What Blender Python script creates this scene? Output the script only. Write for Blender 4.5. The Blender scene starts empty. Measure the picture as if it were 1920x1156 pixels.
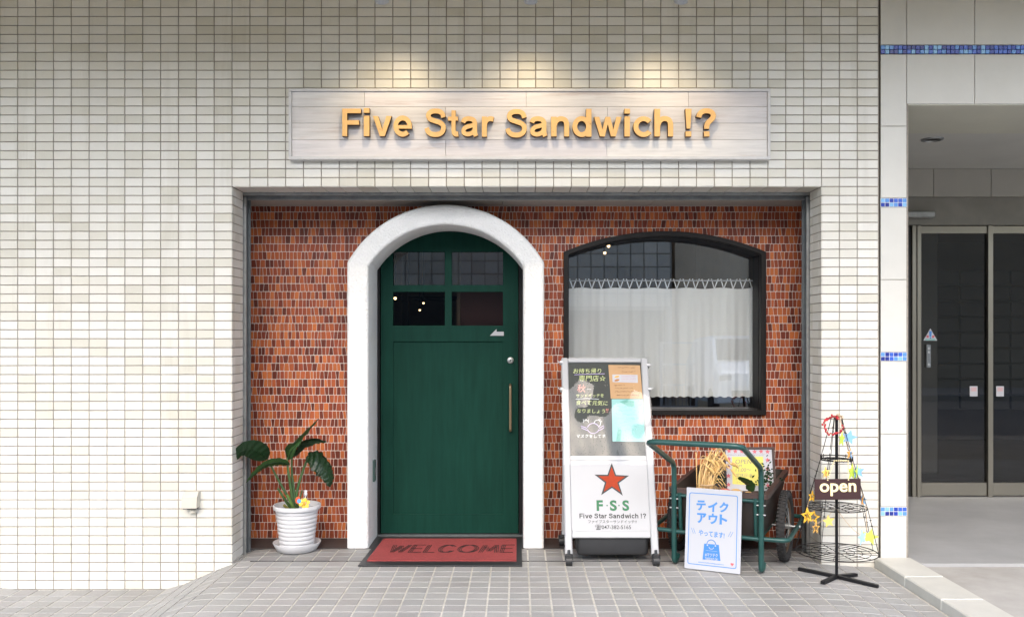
import bpy, bmesh, math, random
from mathutils import Vector, Matrix
R = math.radians
rnd = random.Random(7)
scn = bpy.context.scene
col = scn.collection
F, CX, VY, EYE, D0 = 1686.0, 970.0, 627.0, 1.27, 5.05

def P(px, py, y):
    """photo pixel -> world point on the plane at world depth y (facade plane is y = 0)"""
    d = y + D0
    return Vector(((px - CX) * d / F, y, EYE + (VY - py) * d / F))

def smooth(a, b, x):
    t = max(0.0, min(1.0, (x - a) / (b - a)))
    return t * t * (3 - 2 * t)

def gz(x, y=0):
    """height of the paved forecourt: falls away to the left, a little to the right"""
    return -0.16 * smooth(-1.50, -2.02, x) + 0.02 * smooth(-2.75, -3.0, x) - 0.03 * smooth(1.45, 1.95, x)

# ------------------------------------------------------------------ materials
def mat(name, base, rough=0.6, metal=0.0, bump=None, var=None, attr=False, spec=0.5, stretch=None,
        coat=0.0, dirt=None, transl=None, streak=None):
    m = bpy.data.materials.new(name); m.use_nodes = True
    nt = m.node_tree; N = nt.nodes; L = nt.links
    b = N['Principled BSDF']
    b.inputs['Roughness'].default_value = rough
    b.inputs['Metallic'].default_value = metal
    b.inputs['Specular IOR Level'].default_value = spec
    b.inputs['Coat Weight'].default_value = coat
    tc = N.new('ShaderNodeTexCoord')
    mp = N.new('ShaderNodeMapping'); L.new(tc.outputs['Object'], mp.inputs['Vector'])
    if stretch: mp.inputs['Scale'].default_value = stretch
    colr = None
    if attr:
        a = N.new('ShaderNodeAttribute'); a.attribute_name = 'tint'
        mx = N.new('ShaderNodeMix'); mx.data_type = 'RGBA'; mx.blend_type = 'MULTIPLY'
        mx.inputs['Factor'].default_value = 1
        mx.inputs['A'].default_value = (*base, 1)
        L.new(a.outputs['Color'], mx.inputs['B']); colr = mx.outputs['Result']
    def modulate(colr, scale, amt, detail=5, lo=0.3, hi=0.7, tintc=None):
        nz = N.new('ShaderNodeTexNoise'); nz.inputs['Scale'].default_value = scale
        nz.inputs['Detail'].default_value = detail; nz.inputs['Roughness'].default_value = 0.65
        L.new(mp.outputs['Vector'], nz.inputs['Vector'])
        mr = N.new('ShaderNodeMapRange'); mr.inputs['From Min'].default_value = lo; mr.inputs['From Max'].default_value = hi
        L.new(nz.outputs['Fac'], mr.inputs['Value'])
        mx = N.new('ShaderNodeMix'); mx.data_type = 'RGBA'; mx.blend_type = 'MULTIPLY'
        t = tintc or (1 - amt,) * 3
        mx.inputs['B'].default_value = (*t, 1)
        if colr: L.new(colr, mx.inputs['A'])
        else: mx.inputs['A'].default_value = (*base, 1)
        L.new(mr.outputs['Result'], mx.inputs['Factor'])
        return mx.outputs['Result']
    if var: colr = modulate(colr, *var)
    if dirt: colr = modulate(colr, dirt[0], 0, 6, dirt[1], dirt[2], dirt[3])
    if streak:
        mp = N.new('ShaderNodeMapping'); L.new(tc.outputs['Object'], mp.inputs['Vector']); mp.inputs['Scale'].default_value = (1, 1, 0.07)
        colr = modulate(colr, streak[0], 0, 5, streak[1], streak[2], streak[3])
    if colr: L.new(colr, b.inputs['Base Color'])
    else: b.inputs['Base Color'].default_value = (*base, 1)
    if bump:
        nz = N.new('ShaderNodeTexNoise'); nz.inputs['Scale'].default_value = bump[0]; nz.inputs['Detail'].default_value = 6
        L.new(mp.outputs['Vector'], nz.inputs['Vector'])
        bp = N.new('ShaderNodeBump'); bp.inputs['Strength'].default_value = bump[1]; bp.inputs['Distance'].default_value = bump[2] if len(bump) > 2 else 0.004
        L.new(nz.outputs['Fac'], bp.inputs['Height']); L.new(bp.outputs['Normal'], b.inputs['Normal'])
    if transl:
        out = N['Material Output']; tr = N.new('ShaderNodeBsdfTranslucent'); ms = N.new('ShaderNodeMixShader')
        if colr: L.new(colr, tr.inputs['Color'])
        else: tr.inputs['Color'].default_value = (*base, 1)
        ms.inputs['Fac'].default_value = transl
        L.new(b.outputs[0], ms.inputs[1]); L.new(tr.outputs[0], ms.inputs[2]); L.new(ms.outputs[0], out.inputs['Surface'])
    return m

def glass_mat(name, tint=(0.9, 0.92, 0.9), rough=0.0, bump=None, base_fac=0.0):
    m = bpy.data.materials.new(name); m.use_nodes = True
    nt = m.node_tree; N = nt.nodes; L = nt.links
    N.remove(N['Principled BSDF'])
    tr = N.new('ShaderNodeBsdfTransparent'); tr.inputs['Color'].default_value = (*tint, 1)
    gl = N.new('ShaderNodeBsdfGlossy'); gl.inputs['Roughness'].default_value = rough
    lw = N.new('ShaderNodeLayerWeight'); lw.inputs['Blend'].default_value = 0.5
    pw_ = N.new('ShaderNodeMath'); pw_.operation = 'POWER'; pw_.inputs[1].default_value = 5.0
    L.new(lw.outputs['Facing'], pw_.inputs[0])
    mr = N.new('ShaderNodeMapRange'); mr.inputs['To Min'].default_value = base_fac; mr.inputs['To Max'].default_value = 1.0
    L.new(pw_.outputs[0], mr.inputs['Value']); fac = mr.outputs['Result']
    ms = N.new('ShaderNodeMixShader')
    L.new(fac, ms.inputs[0]); L.new(tr.outputs[0], ms.inputs[1]); L.new(gl.outputs[0], ms.inputs[2])
    L.new(ms.outputs[0], N['Material Output'].inputs['Surface'])
    if bump:
        tc = N.new('ShaderNodeTexCoord'); nz = N.new('ShaderNodeTexNoise'); nz.inputs['Scale'].default_value = bump[0]
        L.new(tc.outputs['Object'], nz.inputs['Vector'])
        bp = N.new('ShaderNodeBump'); bp.inputs['Strength'].default_value = bump[1]; bp.inputs['Distance'].default_value = 0.01
        L.new(nz.outputs['Fac'], bp.inputs['Height']); L.new(bp.outputs['Normal'], gl.inputs['Normal'])
    return m

def emit_mat(name, c, s):
    m = bpy.data.materials.new(name); m.use_nodes = True
    b = m.node_tree.nodes['Principled BSDF']
    b.inputs['Base Color'].default_value = (0.8, 0.8, 0.8, 1)
    b.inputs['Emission Color'].default_value = (*c, 1); b.inputs['Emission Strength'].default_value = s
    return m

# ------------------------------------------------------------------ mesh builder
class MB:
    def __init__(s): s.v = []; s.f = []; s.t = []; s.m = []
    def add(s, verts, faces, tint=(1, 1, 1), mi=0, M=None):
        o = len(s.v)
        s.v += [tuple(M @ Vector(v)) if M else tuple(v) for v in verts]
        s.f += [tuple(i + o for i in f) for f in faces]
        s.t += [tint] * len(faces); s.m += [mi] * len(faces); return s
    def mesh(s, me, M=None, tint=(1, 1, 1), mi=0):
        return s.add([v.co.copy() for v in me.vertices], [tuple(p.vertices) for p in me.polygons], tint, mi, M)
    def box(s, x0, x1, y0, y1, z0, z1, b=0.0, tint=(1, 1, 1), mi=0, M=None, seg=1):
        if b <= 0:
            vs = [(x, y, z) for x in (x0, x1) for y in (y0, y1) for z in (z0, z1)]
            return s.add(vs, [(0, 1, 3, 2), (4, 6, 7, 5), (0, 4, 5, 1), (2, 3, 7, 6), (0, 2, 6, 4), (1, 5, 7, 3)], tint, mi, M)
        bm = bmesh.new()
        bmesh.ops.create_cube(bm, size=1, matrix=Matrix.Translation(((x0+x1)/2, (y0+y1)/2, (z0+z1)/2)) @ Matrix.Diagonal((x1-x0, y1-y0, z1-z0, 1)))
        bmesh.ops.bevel(bm, geom=bm.edges[:], offset=b, segments=seg, affect='EDGES', profile=0.5)
        return s.bm(bm, tint, mi, M)
    def bm(s, bm, tint=(1, 1, 1), mi=0, M=None):
        bm.verts.index_update()
        s.add([v.co.copy() for v in bm.verts], [tuple(v.index for v in f.verts) for f in bm.faces], tint, mi, M)
        bm.free(); return s
    def tube(s, pts, r, seg=8, closed=False, tint=(1, 1, 1), mi=0, M=None):
        pts = [Vector(p) for p in pts]; n = len(pts)
        rr = r if isinstance(r, (list, tuple)) else [r] * n
        vs = []; up = None
        for i in range(n):
            if closed: t = pts[(i+1) % n] - pts[i-1]
            else: t = pts[min(i+1, n-1)] - pts[max(i-1, 0)]
            t = t.normalized() if t.length > 1e-9 else Vector((0, 0, 1))
            if up is None:
                up = Vector((0, 0, 1)) if abs(t.z) < 0.9 else Vector((1, 0, 0))
            up = (up - t * up.dot(t)).normalized(); sd = t.cross(up)
            for k in range(seg):
                a = 2 * math.pi * k / seg
                vs.append(pts[i] + (up * math.cos(a) + sd * math.sin(a)) * rr[i])
        fs = []
        for i in range(n if closed else n - 1):
            j = (i + 1) % n
            for k in range(seg):
                k2 = (k + 1) % seg
                fs.append((i*seg+k, i*seg+k2, j*seg+k2, j*seg+k))
        if not closed:
            fs.append(tuple(range(seg))[::-1]); fs.append(tuple((n-1)*seg + k for k in range(seg)))
        return s.add(vs, fs, tint, mi, M)
    def lathe(s, prof, n=32, c=(0, 0, 0), tint=(1, 1, 1), mi=0, M=None):
        vs = []; fs = []
        for (r, z) in prof:
            for k in range(n):
                a = 2 * math.pi * k / n
                vs.append((c[0] + r * math.cos(a), c[1] + r * math.sin(a), c[2] + z))
        for i in range(len(prof) - 1):
            for k in range(n):
                k2 = (k + 1) % n
                fs.append((i*n+k, i*n+k2, (i+1)*n+k2, (i+1)*n+k))
        return s.add(vs, fs, tint, mi, M)
    def ball(s, c, r, seg=12, tint=(1, 1, 1), mi=0, M=None, sc=(1, 1, 1)):
        bm = bmesh.new(); bmesh.ops.create_uvsphere(bm, u_segments=seg, v_segments=max(6, seg*2//3), radius=r, matrix=Matrix.Translation(c) @ Matrix.Diagonal((*sc, 1)))
        return s.bm(bm, tint, mi, M)
    def ring(s, c, R_, r, n=32, seg=6, M=None, **k):
        return s.tube([(c[0] + R_*math.cos(2*math.pi*i/n), c[1] + R_*math.sin(2*math.pi*i/n), c[2]) for i in range(n)], r, seg, True, M=M, **k)
    def fill(s, loops, depth=0.0, bevel=0.0, M=None, tint=(1, 1, 1), mi=0, res=2):
        """flat outline(s) with holes in local x,y, thickness along local z from 0 to depth"""
        cu = bpy.data.curves.new('outline', 'CURVE'); cu.dimensions = '2D'; cu.fill_mode = 'BOTH' if depth > 0 else 'FRONT'
        cu.extrude = max(0, depth / 2 - bevel); cu.bevel_depth = bevel; cu.bevel_resolution = res; cu.offset = -bevel
        for lp in loops:
            sp = cu.splines.new('POLY'); sp.points.add(len(lp) - 1); sp.use_cyclic_u = True
            for q, p in zip(sp.points, lp): q.co = (p[0], p[1], 0, 1)
        ob = bpy.data.objects.new('outline', cu)
        me = bpy.data.meshes.new_from_object(ob)
        T = Matrix.Translation((0, 0, depth / 2))
        s.mesh(me, (M @ T) if M else T, tint, mi)
        bpy.data.meshes.remove(me); bpy.data.objects.remove(ob); bpy.data.curves.remove(cu); return s
    def text(s, body, M, width=None, height=None, depth=0.0012, bold=0.0, align='C', shear=0.0, tint=(1, 1, 1), mi=0, box=None, side=None):
        """lettering; fitted to width (or to an exact box width x height), origin at its centre / left"""
        cu = bpy.data.curves.new('lettering', 'FONT'); cu.body = body; cu.offset = bold; cu.shear = shear
        cu.resolution_u = 4; cu.extrude = 0.0
        ob = bpy.data.objects.new('lettering', cu); col.objects.link(ob); bpy.context.view_layer.update()
        me = bpy.data.meshes.new_from_object(ob.evaluated_get(bpy.context.evaluated_depsgraph_get()))
        xs = [v.co.x for v in me.vertices]; ys = [v.co.y for v in me.vertices]
        x0, x1, y0, y1 = min(xs), max(xs), min(ys), max(ys)
        if box: sx, sy = box[0] / (x1 - x0), box[1] / (y1 - y0)
        elif width: sx = sy = width / (x1 - x0)
        else: sx = sy = height / (y1 - y0)
        ox = (x0 + x1) / 2 if align == 'C' else x0
        oy = (y0 + y1) / 2
        bm = bmesh.new(); bm.from_mesh(me)
        bmesh.ops.remove_doubles(bm, verts=bm.verts[:], dist=1e-5)
        for v in bm.verts: v.co = Vector(((v.co.x - ox) * sx, (v.co.y - oy) * sy, 0))
        for f in bm.faces:
            f.normal_update()
            if f.normal.z < 0: f.normal_flip()
        front = bm.faces[:]
        ext = bmesh.ops.extrude_face_region(bm, geom=front)
        top = [g for g in ext['geom'] if isinstance(g, bmesh.types.BMFace)]
        for v in [g for g in ext['geom'] if isinstance(g, bmesh.types.BMVert)]: v.co.z += depth
        ft = set(top)
        bm.verts.index_update()
        o = len(s.v)
        s.v += [tuple(M @ v.co) for v in bm.verts]
        for f in bm.faces:
            s.f.append(tuple(v.index + o for v in f.verts)); s.t.append(tint)
            s.m.append(mi if (side is None or f in ft) else side)
        bm.free(); bpy.data.objects.remove(ob); bpy.data.curves.remove(cu); bpy.data.meshes.remove(me); return s
    def build(s, name, mats, parent=None, angle=35, tint=False):
        me = bpy.data.meshes.new(name)
        off = Vector(root_loc(parent)) if parent else Vector((0, 0, 0))
        me.from_pydata([(a - off.x, b - off.y, c - off.z) for a, b, c in s.v], [], s.f)
        mats = mats if isinstance(mats, (list, tuple)) else [mats]
        for m in mats: me.materials.append(m)
        me.polygons.foreach_set('material_index', s.m)
        if tint:
            at = me.attributes.new('tint', 'FLOAT_COLOR', 'FACE')
            buf = []
            for t in s.t: buf += [t[0], t[1], t[2], 1.0]
            at.data.foreach_set('color', buf)
        if angle:
            me.polygons.foreach_set('use_smooth', [True] * len(me.polygons))
            me.set_sharp_from_angle(angle=R(angle))
        me.validate(); me.update()
        o = bpy.data.objects.new(name, me); col.objects.link(o)
        if parent: o.parent = parent
        return o

def root_loc(o):
    while o.parent: o = o.parent
    return o.location
def tag(o, label=None, cat=None, group=None, kind=None):
    if label: o['label'] = label
    if cat: o['category'] = cat
    if group: o['group'] = group
    if kind: o['kind'] = kind
    return o
def thing(name, label, cat, loc=(0, 0, 0), group=None):
    o = bpy.data.objects.new(name, None); col.objects.link(o); o.location = loc
    o.empty_display_size = 0.1
    return tag(o, label, cat, group)
def copy_tree(o, parent=None):
    c = o.copy(); col.objects.link(c); c.parent = parent
    for ch in list(o.children): copy_tree(ch, c)
    return c

def fillet(pts, r, n=6, closed=False):
    pts = [Vector(p) for p in pts]; out = []
    N = len(pts)
    for i in range(N):
        if not closed and i in (0, N - 1): out.append(pts[i]); continue
        a, b, c = pts[i-1], pts[i], pts[(i+1) % N]
        u = a - b; w = c - b
        k = min(r, u.length * 0.48, w.length * 0.48)
        p0 = b + u.normalized() * k; p2 = b + w.normalized() * k
        for j in range(n + 1):
            t = j / n
            out.append(p0 * (1-t)**2 + b * 2*t*(1-t) + p2 * t*t)
    return out
def spline(pts, n=8):
    pts = [Vector(p) for p in pts]; out = []
    q = [pts[0]*2 - pts[1]] + pts + [pts[-1]*2 - pts[-2]]
    for i in range(1, len(q) - 2):
        for j in range(n):
            t = j / n; a, b, c, d = q[i-1], q[i], q[i+1], q[i+2]
            out.append(0.5*((2*b) + (c-a)*t + (2*a-5*b+4*c-d)*t*t + (3*b-a-3*c+d)*t**3))
    out.append(pts[-1]); return out
def arc_top(x0, x1, zs, zt, n=24):
    """points of a segmental arch from (x1,zs) over to (x0,zs)"""
    h = (x1 - x0) / 2; c = (x0 + x1) / 2; rise = zt - zs
    Rr = (h*h + rise*rise) / (2*rise); zc = zt - Rr; a0 = math.asin(min(1, h / Rr))
    return [(c + Rr*math.sin(a), zc + Rr*math.cos(a)) for a in [a0 - 2*a0*i/n for i in range(n+1)]]
def star_pts(r, k=0.42, rot=0.0, n=5):
    return [((r if i % 2 == 0 else r*k) * math.sin(rot + math.pi*i/n), (r if i % 2 == 0 else r*k) * math.cos(rot + math.pi*i/n)) for i in range(2*n)]
XZ = lambda y: Matrix(((1, 0, 0, 0), (0, 0, -1, y), (0, 1, 0, 0), (0, 0, 0, 1)))   # local x,y,z -> world x, z-up, towards the street
def frame_m(o, u, v):
    u = Vector(u).normalized(); v = Vector(v).normalized(); w = u.cross(v).normalized()
    return Matrix(((u.x, v.x, w.x, o[0]), (u.y, v.y, w.y, o[1]), (u.z, v.z, w.z, o[2]), (0, 0, 0, 1)))

# tile: shallow block with chamfered edges on the plane given by M (local z = out)
def tile(mb, poly, h, b, tint, M, jit=0.0, mi=0):
    n = len(poly); cx = sum(p[0] for p in poly)/n; cy = sum(p[1] for p in poly)/n
    j = [rnd.uniform(-jit, jit) for _ in range(2)]
    def ins(p):
        dx, dy = cx - p[0], cy - p[1]
        return (p[0] + math.copysign(min(b, abs(dx)), dx), p[1] + math.copysign(min(b, abs(dy)), dy))
    lo = [(p[0], p[1], 0) for p in poly]
    mid = [(p[0], p[1], h - b) for p in poly]
    hi = [(*ins(p), h + j[0]*(p[0]-cx) + j[1]*(p[1]-cy)) for p in poly]
    fs = [tuple(range(2*n, 3*n))]
    for i in range(n):
        k = (i+1) % n
        fs.append((i, k, n+k, n+i)); fs.append((n+i, n+k, 2*n+k, 2*n+i))
    mb.add(lo + mid + hi, fs, tint, mi, M)

# ------------------------------------------------------------------ grotesque lettering drawn as ribbons
def oval(cx, cy, rx, ry, a0, a1, n=22): return [(cx + rx*math.cos(R(a0+(a1-a0)*k/n)), cy + ry*math.sin(R(a0+(a1-a0)*k/n))) for k in range(n+1)]
def sp2(pts, n=6): return [(p.x, p.y) for p in spline([Vector((a, b, 0)) for a, b in pts], n)]
ARCH = [(.12, .40), (.16, .53), (.26, .625), (.38, .645), (.50, .60), (.555, .48), (.56, .36), (.56, 0)]
GLYPH = {
 'F': [('r', [(.1, 0), (.1, 1)], .2), ('r', [(.19, .915), (.73, .915)], .17), ('r', [(.19, .50), (.66, .50)], .17)],
 'i': [('r', [(.1, 0), (.1, .725)], .2), ('r', [(.1, .825), (.1, 1)], .2)],
 'v': [('p', [(0, .725), (.215, .725), (.375, .25), (.535, .725), (.75, .725), (.475, 0), (.275, 0)])],
 'w': [('p', [(0, .725), (.2, .725), (.315, .27), (.43, .725), (.61, .725), (.725, .27), (.84, .725), (1.04, .725), (.82, 0), (.63, 0), (.52, .44), (.41, 0), (.22, 0)])],
 'e': [('r', oval(.36, .3625, .265, .285, 0, 316), .178), ('r', [(.13, .335), (.712, .335)], .13)],
 'c': [('r', oval(.36, .3625, .262, .285, 38, 322), .18)],
 'S': [('r', sp2([(.715, .69), (.665, .825), (.55, .90), (.41, .915), (.26, .89), (.165, .81), (.16, .71), (.23, .625), (.40, .565), (.58, .505), (.69, .415), (.71, .29), (.65, .165), (.53, .10), (.40, .085), (.25, .11), (.14, .19), (.085, .32)]), .178)],
 't': [('r', sp2([(.25, .95), (.25, .6), (.25, .25), (.275, .13), (.36, .085), (.46, .09)]), .19), ('r', [(0, .65), (.45, .65)], .15)],
 'a': [('r', sp2([(.075, .50), (.13, .61), (.29, .648), (.45, .61), (.52, .50), (.522, .3), (.53, .12), (.57, 0)]), .178), ('r', sp2([(.53, .43), (.36, .385), (.19, .335), (.098, .24), (.11, .13), (.23, .077), (.37, .10), (.47, .17), (.53, .28)]), .165)],
 'r': [('r', [(.1, 0), (.1, .725)], .2), ('r', sp2([(.11, .36), (.15, .53), (.25, .625), (.36, .645), (.46, .62)]), .175)],
 'n': [('r', [(.1, 0), (.1, .725)], .2), ('r', sp2(ARCH), .185)],
 'h': [('r', [(.1, 0), (.1, 1)], .2), ('r', sp2(ARCH), .185)],
 'd': [('o', (.335, .3625, .245, .285), .178), ('r', [(.59, 0), (.59, 1)], .2)],
 '!': [('p', [(0, 1), (.22, 1), (.175, .28), (.045, .28)]), ('r', [(.11, 0), (.11, .19)], .2)],
 '?': [('r', sp2([(.09, .68), (.13, .81), (.24, .895), (.38, .915), (.52, .88), (.60, .78), (.58, .66), (.49, .565), (.41, .48), (.375, .38), (.372, .27)]), .185), ('r', [(.372, 0), (.372, .19)], .2)]}
def ribbon(pts, w):
    n = len(pts); l = []; r = []
    for i in range(n):
        a, b = pts[max(0, i-1)], pts[min(n-1, i+1)]; d = Vector((b[0]-a[0], b[1]-a[1])).normalized()
        l.append((pts[i][0] - d.y*w/2, pts[i][1] + d.x*w/2)); r.append((pts[i][0] + d.y*w/2, pts[i][1] - d.x*w/2))
    return l + r[::-1]
def glyph_loops(ch):
    out = []
    for q in GLYPH[ch]:
        if q[0] == 'p': out.append([q[1]])
        elif q[0] == 'o':
            cx, cy, rx, ry = q[1]; h = q[2]/2; out.append([oval(cx, cy, rx+h, ry+h, 0, 352, 44), oval(cx, cy, rx-h, ry-h, 0, 352, 44)])
        else: out.append([ribbon(q[1], q[2])])
    return out
def draw_glyph(mb, ch, M, x0, x1, y0, y1, depth, side=None, bevel=0.0):
    lps = glyph_loops(ch); xs = [p[0] for lp in lps for l in lp for p in l]; ys = [p[1] for lp in lps for l in lp for p in l]
    ax_, bx_, ay_, by_ = min(xs), max(xs), min(ys), max(ys)
    f = lambda p: (x0 + (p[0]-ax_)/(bx_-ax_)*(x1-x0), y0 + (p[1]-ay_)/(by_-ay_)*(y1-y0))
    for k, lp in enumerate(lps):
        o = len(mb.f); d = depth*(1 - 0.012*k)
        mb.fill([[f(p) for p in l] for l in lp], d, bevel, M, mi=0 if side is None else side, res=1)
        if side is not None:
            nz = (M.to_3x3() @ Vector((0, 0, 1)))
            for i in range(o, len(mb.f)):
                fv = [Vector(mb.v[j]) for j in mb.f[i]]; nn = (fv[1]-fv[0]).cross(fv[2]-fv[0])
                cen = sum(fv, Vector())/len(fv); h = (cen - M.translation).dot(nz)
                if nn.length > 0 and abs(nn.normalized().dot(nz)) > 0.9 and h > d*0.6: mb.m[i] = 0
ADV = {'F': .82, 'i': .37, 'v': .78, 'e': .79, 'S': .91, 't': .50, 'a': .77, 'r': .54, 'n': .83, 'd': .84, 'w': 1.08, 'c': .76, 'h': .83, '!': .42, '?': .8, ' ': .36}
def draw_line(mb, body, M, width, depth):
    tot = sum(ADV[c] for c in body); u = width/tot; x = -width/2
    for c in body:
        if c != ' ':
            lps = glyph_loops(c); xs = [p[0] for lp in lps for l in lp for p in l]; ys = [p[1] for lp in lps for l in lp for p in l]
            draw_glyph(mb, c, M, x + (min(xs)+.04)*u, x + (max(xs)+.04)*u, (min(ys)-.5)*u, (max(ys)-.5)*u, depth)
        x += ADV[c]*u

# ------------------------------------------------------------------ palette
M_tile = mat('glazed wall tile', (0.625, 0.61, 0.565), 0.38, attr=True, var=(260, 0.05), bump=(420, 0.10, 0.002), dirt=(1.3, 0.5, 0.8, (0.92, 0.91, 0.88)), streak=(7.0, 0.56, 0.78, (0.84, 0.83, 0.80)))
M_grout = mat('grey brown grout', (0.32, 0.285, 0.245), 0.9, var=(60, 0.3))
M_bgrout = mat('pale mortar', (0.62, 0.55, 0.49), 0.9, var=(80, 0.2))
M_brick = mat('red brown mosaic', (1, 1, 1), 0.5, spec=0.22, attr=True, var=(120, 0.25), bump=(300, 0.25, 0.002))
M_stucco = mat('white stucco', (0.72, 0.715, 0.695), 0.85, bump=(85, 0.8, 0.010), var=(60, 0.03), dirt=(3.0, 0.58, 0.9, (0.84, 0.82, 0.78)))
M_green = mat('green painted wood', (0.0060, 0.040, 0.028), 0.55, var=(5, 0.28), bump=(30, 0.12, 0.003), stretch=(5, 5, 0.5), spec=0.08, dirt=(2.2, 0.5, 0.75, (0.72, 0.78, 0.80)))
M_black = mat('black paint', (0.010, 0.010, 0.011), 0.5, var=(20, 0.3), spec=0.2)
M_darkwood = mat('dark stained timber', (0.011, 0.009, 0.008), 0.5, spec=0.2, var=(12, 0.4), bump=(40, 0.15), stretch=(4, 4, 1))
M_alu = mat('brushed aluminium', (0.42, 0.43, 0.42), 0.42, 0.7, var=(15, 0.35))
M_aludark = mat('dull grey aluminium', (0.17, 0.185, 0.19), 0.5, 0.5, var=(20, 0.3))
M_ceil = mat('grey painted soffit board', (0.36, 0.33, 0.29), 0.75, var=(2.5, 0.18))
M_soffit = mat('canopy board', (0.62, 0.46, 0.13), 0.8, var=(3, 0.1))
M_floor = mat('grey quarry tile', (0.345, 0.342, 0.338), 0.55, attr=True, var=(140, 0.22), bump=(240, 0.25, 0.002), dirt=(1.1, 0.45, 0.75, (0.80, 0.79, 0.77)))
M_fgrout = mat('pale floor grout', (0.62, 0.60, 0.55), 0.9, var=(30, 0.3), dirt=(2, 0.4, 0.7, (0.7, 0.68, 0.64)))
M_sill = mat('dark floor strip', (0.042, 0.040, 0.040), 0.5, var=(30, 0.3), bump=(120, 0.2))
M_asph = mat('pale bounce asphalt', (0.26, 0.255, 0.25), 0.9, var=(90, 0.4), bump=(200, 0.5, 0.006))  # asphalt paled so the unseen road bounces more light back
M_conc = mat('pale concrete', (0.40, 0.385, 0.36), 0.85, var=(4, 0.2), bump=(120, 0.3, 0.004), dirt=(1.4, 0.5, 0.8, (0.75, 0.73, 0.70)))
M_gold = mat('gold painted letter face', (0.76, 0.44, 0.14), 0.45, var=(30, 0.12), dirt=(26, 0.62, 0.72, (0.55, 0.42, 0.28)))
M_brown = mat('dark brown letter side', (0.075, 0.03, 0.012), 0.6, var=(40, 0.3))
M_plank = mat('whitewashed plank', (0.70, 0.675, 0.665), 0.6, attr=True, var=(22, 0.22), stretch=(0.16, 1, 2.6), bump=(60, 0.12, 0.002), dirt=(9, 0.56, 0.66, (0.80, 0.74, 0.71)))
M_frame = mat('pale grey sign frame', (0.58, 0.57, 0.56), 0.5, var=(20, 0.12))
M_white = mat('white enamel', (0.37, 0.375, 0.385), 0.45, var=(6, 0.03), spec=0.3)
M_plastic = mat('white plastic', (0.52, 0.52, 0.53), 0.32, var=(9, 0.04))
M_blackpl = mat('black plastic', (0.02, 0.021, 0.023), 0.5, var=(20, 0.3))
M_rubber = mat('tyre rubber', (0.022, 0.021, 0.021), 0.8, bump=(160, 0.6, 0.006))
M_chalkb = mat('chalkboard', (0.016, 0.024, 0.022), 0.6, var=(6, 0.4), dirt=(9, 0.5, 0.8, (1.9, 1.9, 1.9)))
M_chalky = mat('pale yellow chalk', (0.72, 0.80, 0.36), 0.9, var=(160, 0.3))
M_chalkr = mat('red chalk', (0.75, 0.25, 0.2), 0.9)
M_chalkw = mat('white chalk', (0.75, 0.78, 0.80), 0.9, var=(160, 0.3))
M_chalkv = mat('violet chalk', (0.55, 0.45, 0.75), 0.9)
M_orange = mat('tan paper', (0.42, 0.25, 0.115), 0.6, var=(9, 0.06))
M_teal = mat('pale teal paper', (0.20, 0.43, 0.41), 0.5, var=(9, 0.08))
M_paper = mat('white paper', (0.40, 0.41, 0.44), 0.55)
M_yellow = mat('yellow paper', (0.62, 0.56, 0.12), 0.6, var=(14, 0.1))
M_ink = mat('black ink', (0.02, 0.02, 0.02), 0.6)
M_graph = mat('pencil grey', (0.16, 0.16, 0.16), 0.6)
M_blueink = mat('sky blue print', (0.050, 0.20, 0.50), 0.5)
M_redstar = mat('orange red marker', (0.36, 0.045, 0.014), 0.7, spec=0.2, var=(12, 0.3))
M_greenink = mat('green marker', (0.005, 0.14, 0.045), 0.55, var=(60, 0.4))
M_pink = mat('pink print', (0.50, 0.10, 0.12), 0.6)
M_cartg = mat('dark green cart enamel', (0.012, 0.062, 0.055), 0.35, var=(14, 0.25), dirt=(30, 0.66, 0.8, (0.7, 0.6, 0.5)))
M_tub = mat('black brown tub', (0.022, 0.017, 0.014), 0.5, var=(8, 0.3))
M_rimtub = mat('weathered brown rim', (0.055, 0.030, 0.024), 0.55, var=(20, 0.5))
M_straw = mat('dry straw', (0.62, 0.44, 0.20), 0.7, attr=True)
M_onion = mat('onion skin', (0.58, 0.32, 0.12), 0.35, var=(14, 0.35), attr=True)
M_leaf = mat('dark green leaf', (0.013, 0.036, 0.012), 0.36, spec=0.3, var=(12, 0.4), attr=True, bump=(40, 0.2), transl=0.12)
M_stem = mat('plant stem', (0.05, 0.10, 0.03), 0.5, attr=True, var=(30, 0.4))
M_soil = mat('soil', (0.03, 0.02, 0.015), 0.95, bump=(90, 1.0, 0.01))
M_mat = mat('red carpet pile', (0.33, 0.048, 0.046), 0.95, var=(70, 0.35), bump=(500, 0.7, 0.004), dirt=(7, 0.5, 0.8, (0.78, 0.75, 0.75)))
M_matink = mat('black carpet letters', (0.018, 0.008, 0.008), 0.95, bump=(500, 0.7, 0.004))
M_berry = mat('red berry', (0.42, 0.012, 0.022), 0.3, attr=True)
M_fstar = mat('coloured felt', (1, 1, 1), 0.75, attr=True, var=(50, 0.15))
M_osign = mat('dark maroon board', (0.040, 0.012, 0.013), 0.5, var=(12, 0.3))
M_cream = mat('cream letter', (0.86, 0.74, 0.42), 0.5)
M_twine = mat('twine', (0.50, 0.36, 0.22), 0.9)
M_panel = mat('cream stone panel', (0.55, 0.54, 0.505), 0.38, attr=True, var=(5, 0.07), bump=(90, 0.06))
M_mosaic = mat('blue glass mosaic', (1, 1, 1), 0.2, attr=True)
M_steel = mat('stainless steel', (0.27, 0.25, 0.205), 0.30, 0.9, var=(1.2, 0.12))
M_lobby = mat('lobby wall', (0.07, 0.06, 0.05), 0.7, var=(3, 0.3))
M_inner = mat('interior wall', (0.16, 0.11, 0.075), 0.8, var=(4, 0.3))
M_redin = mat('dark red partition', (0.05, 0.004, 0.004), 0.6)
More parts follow.
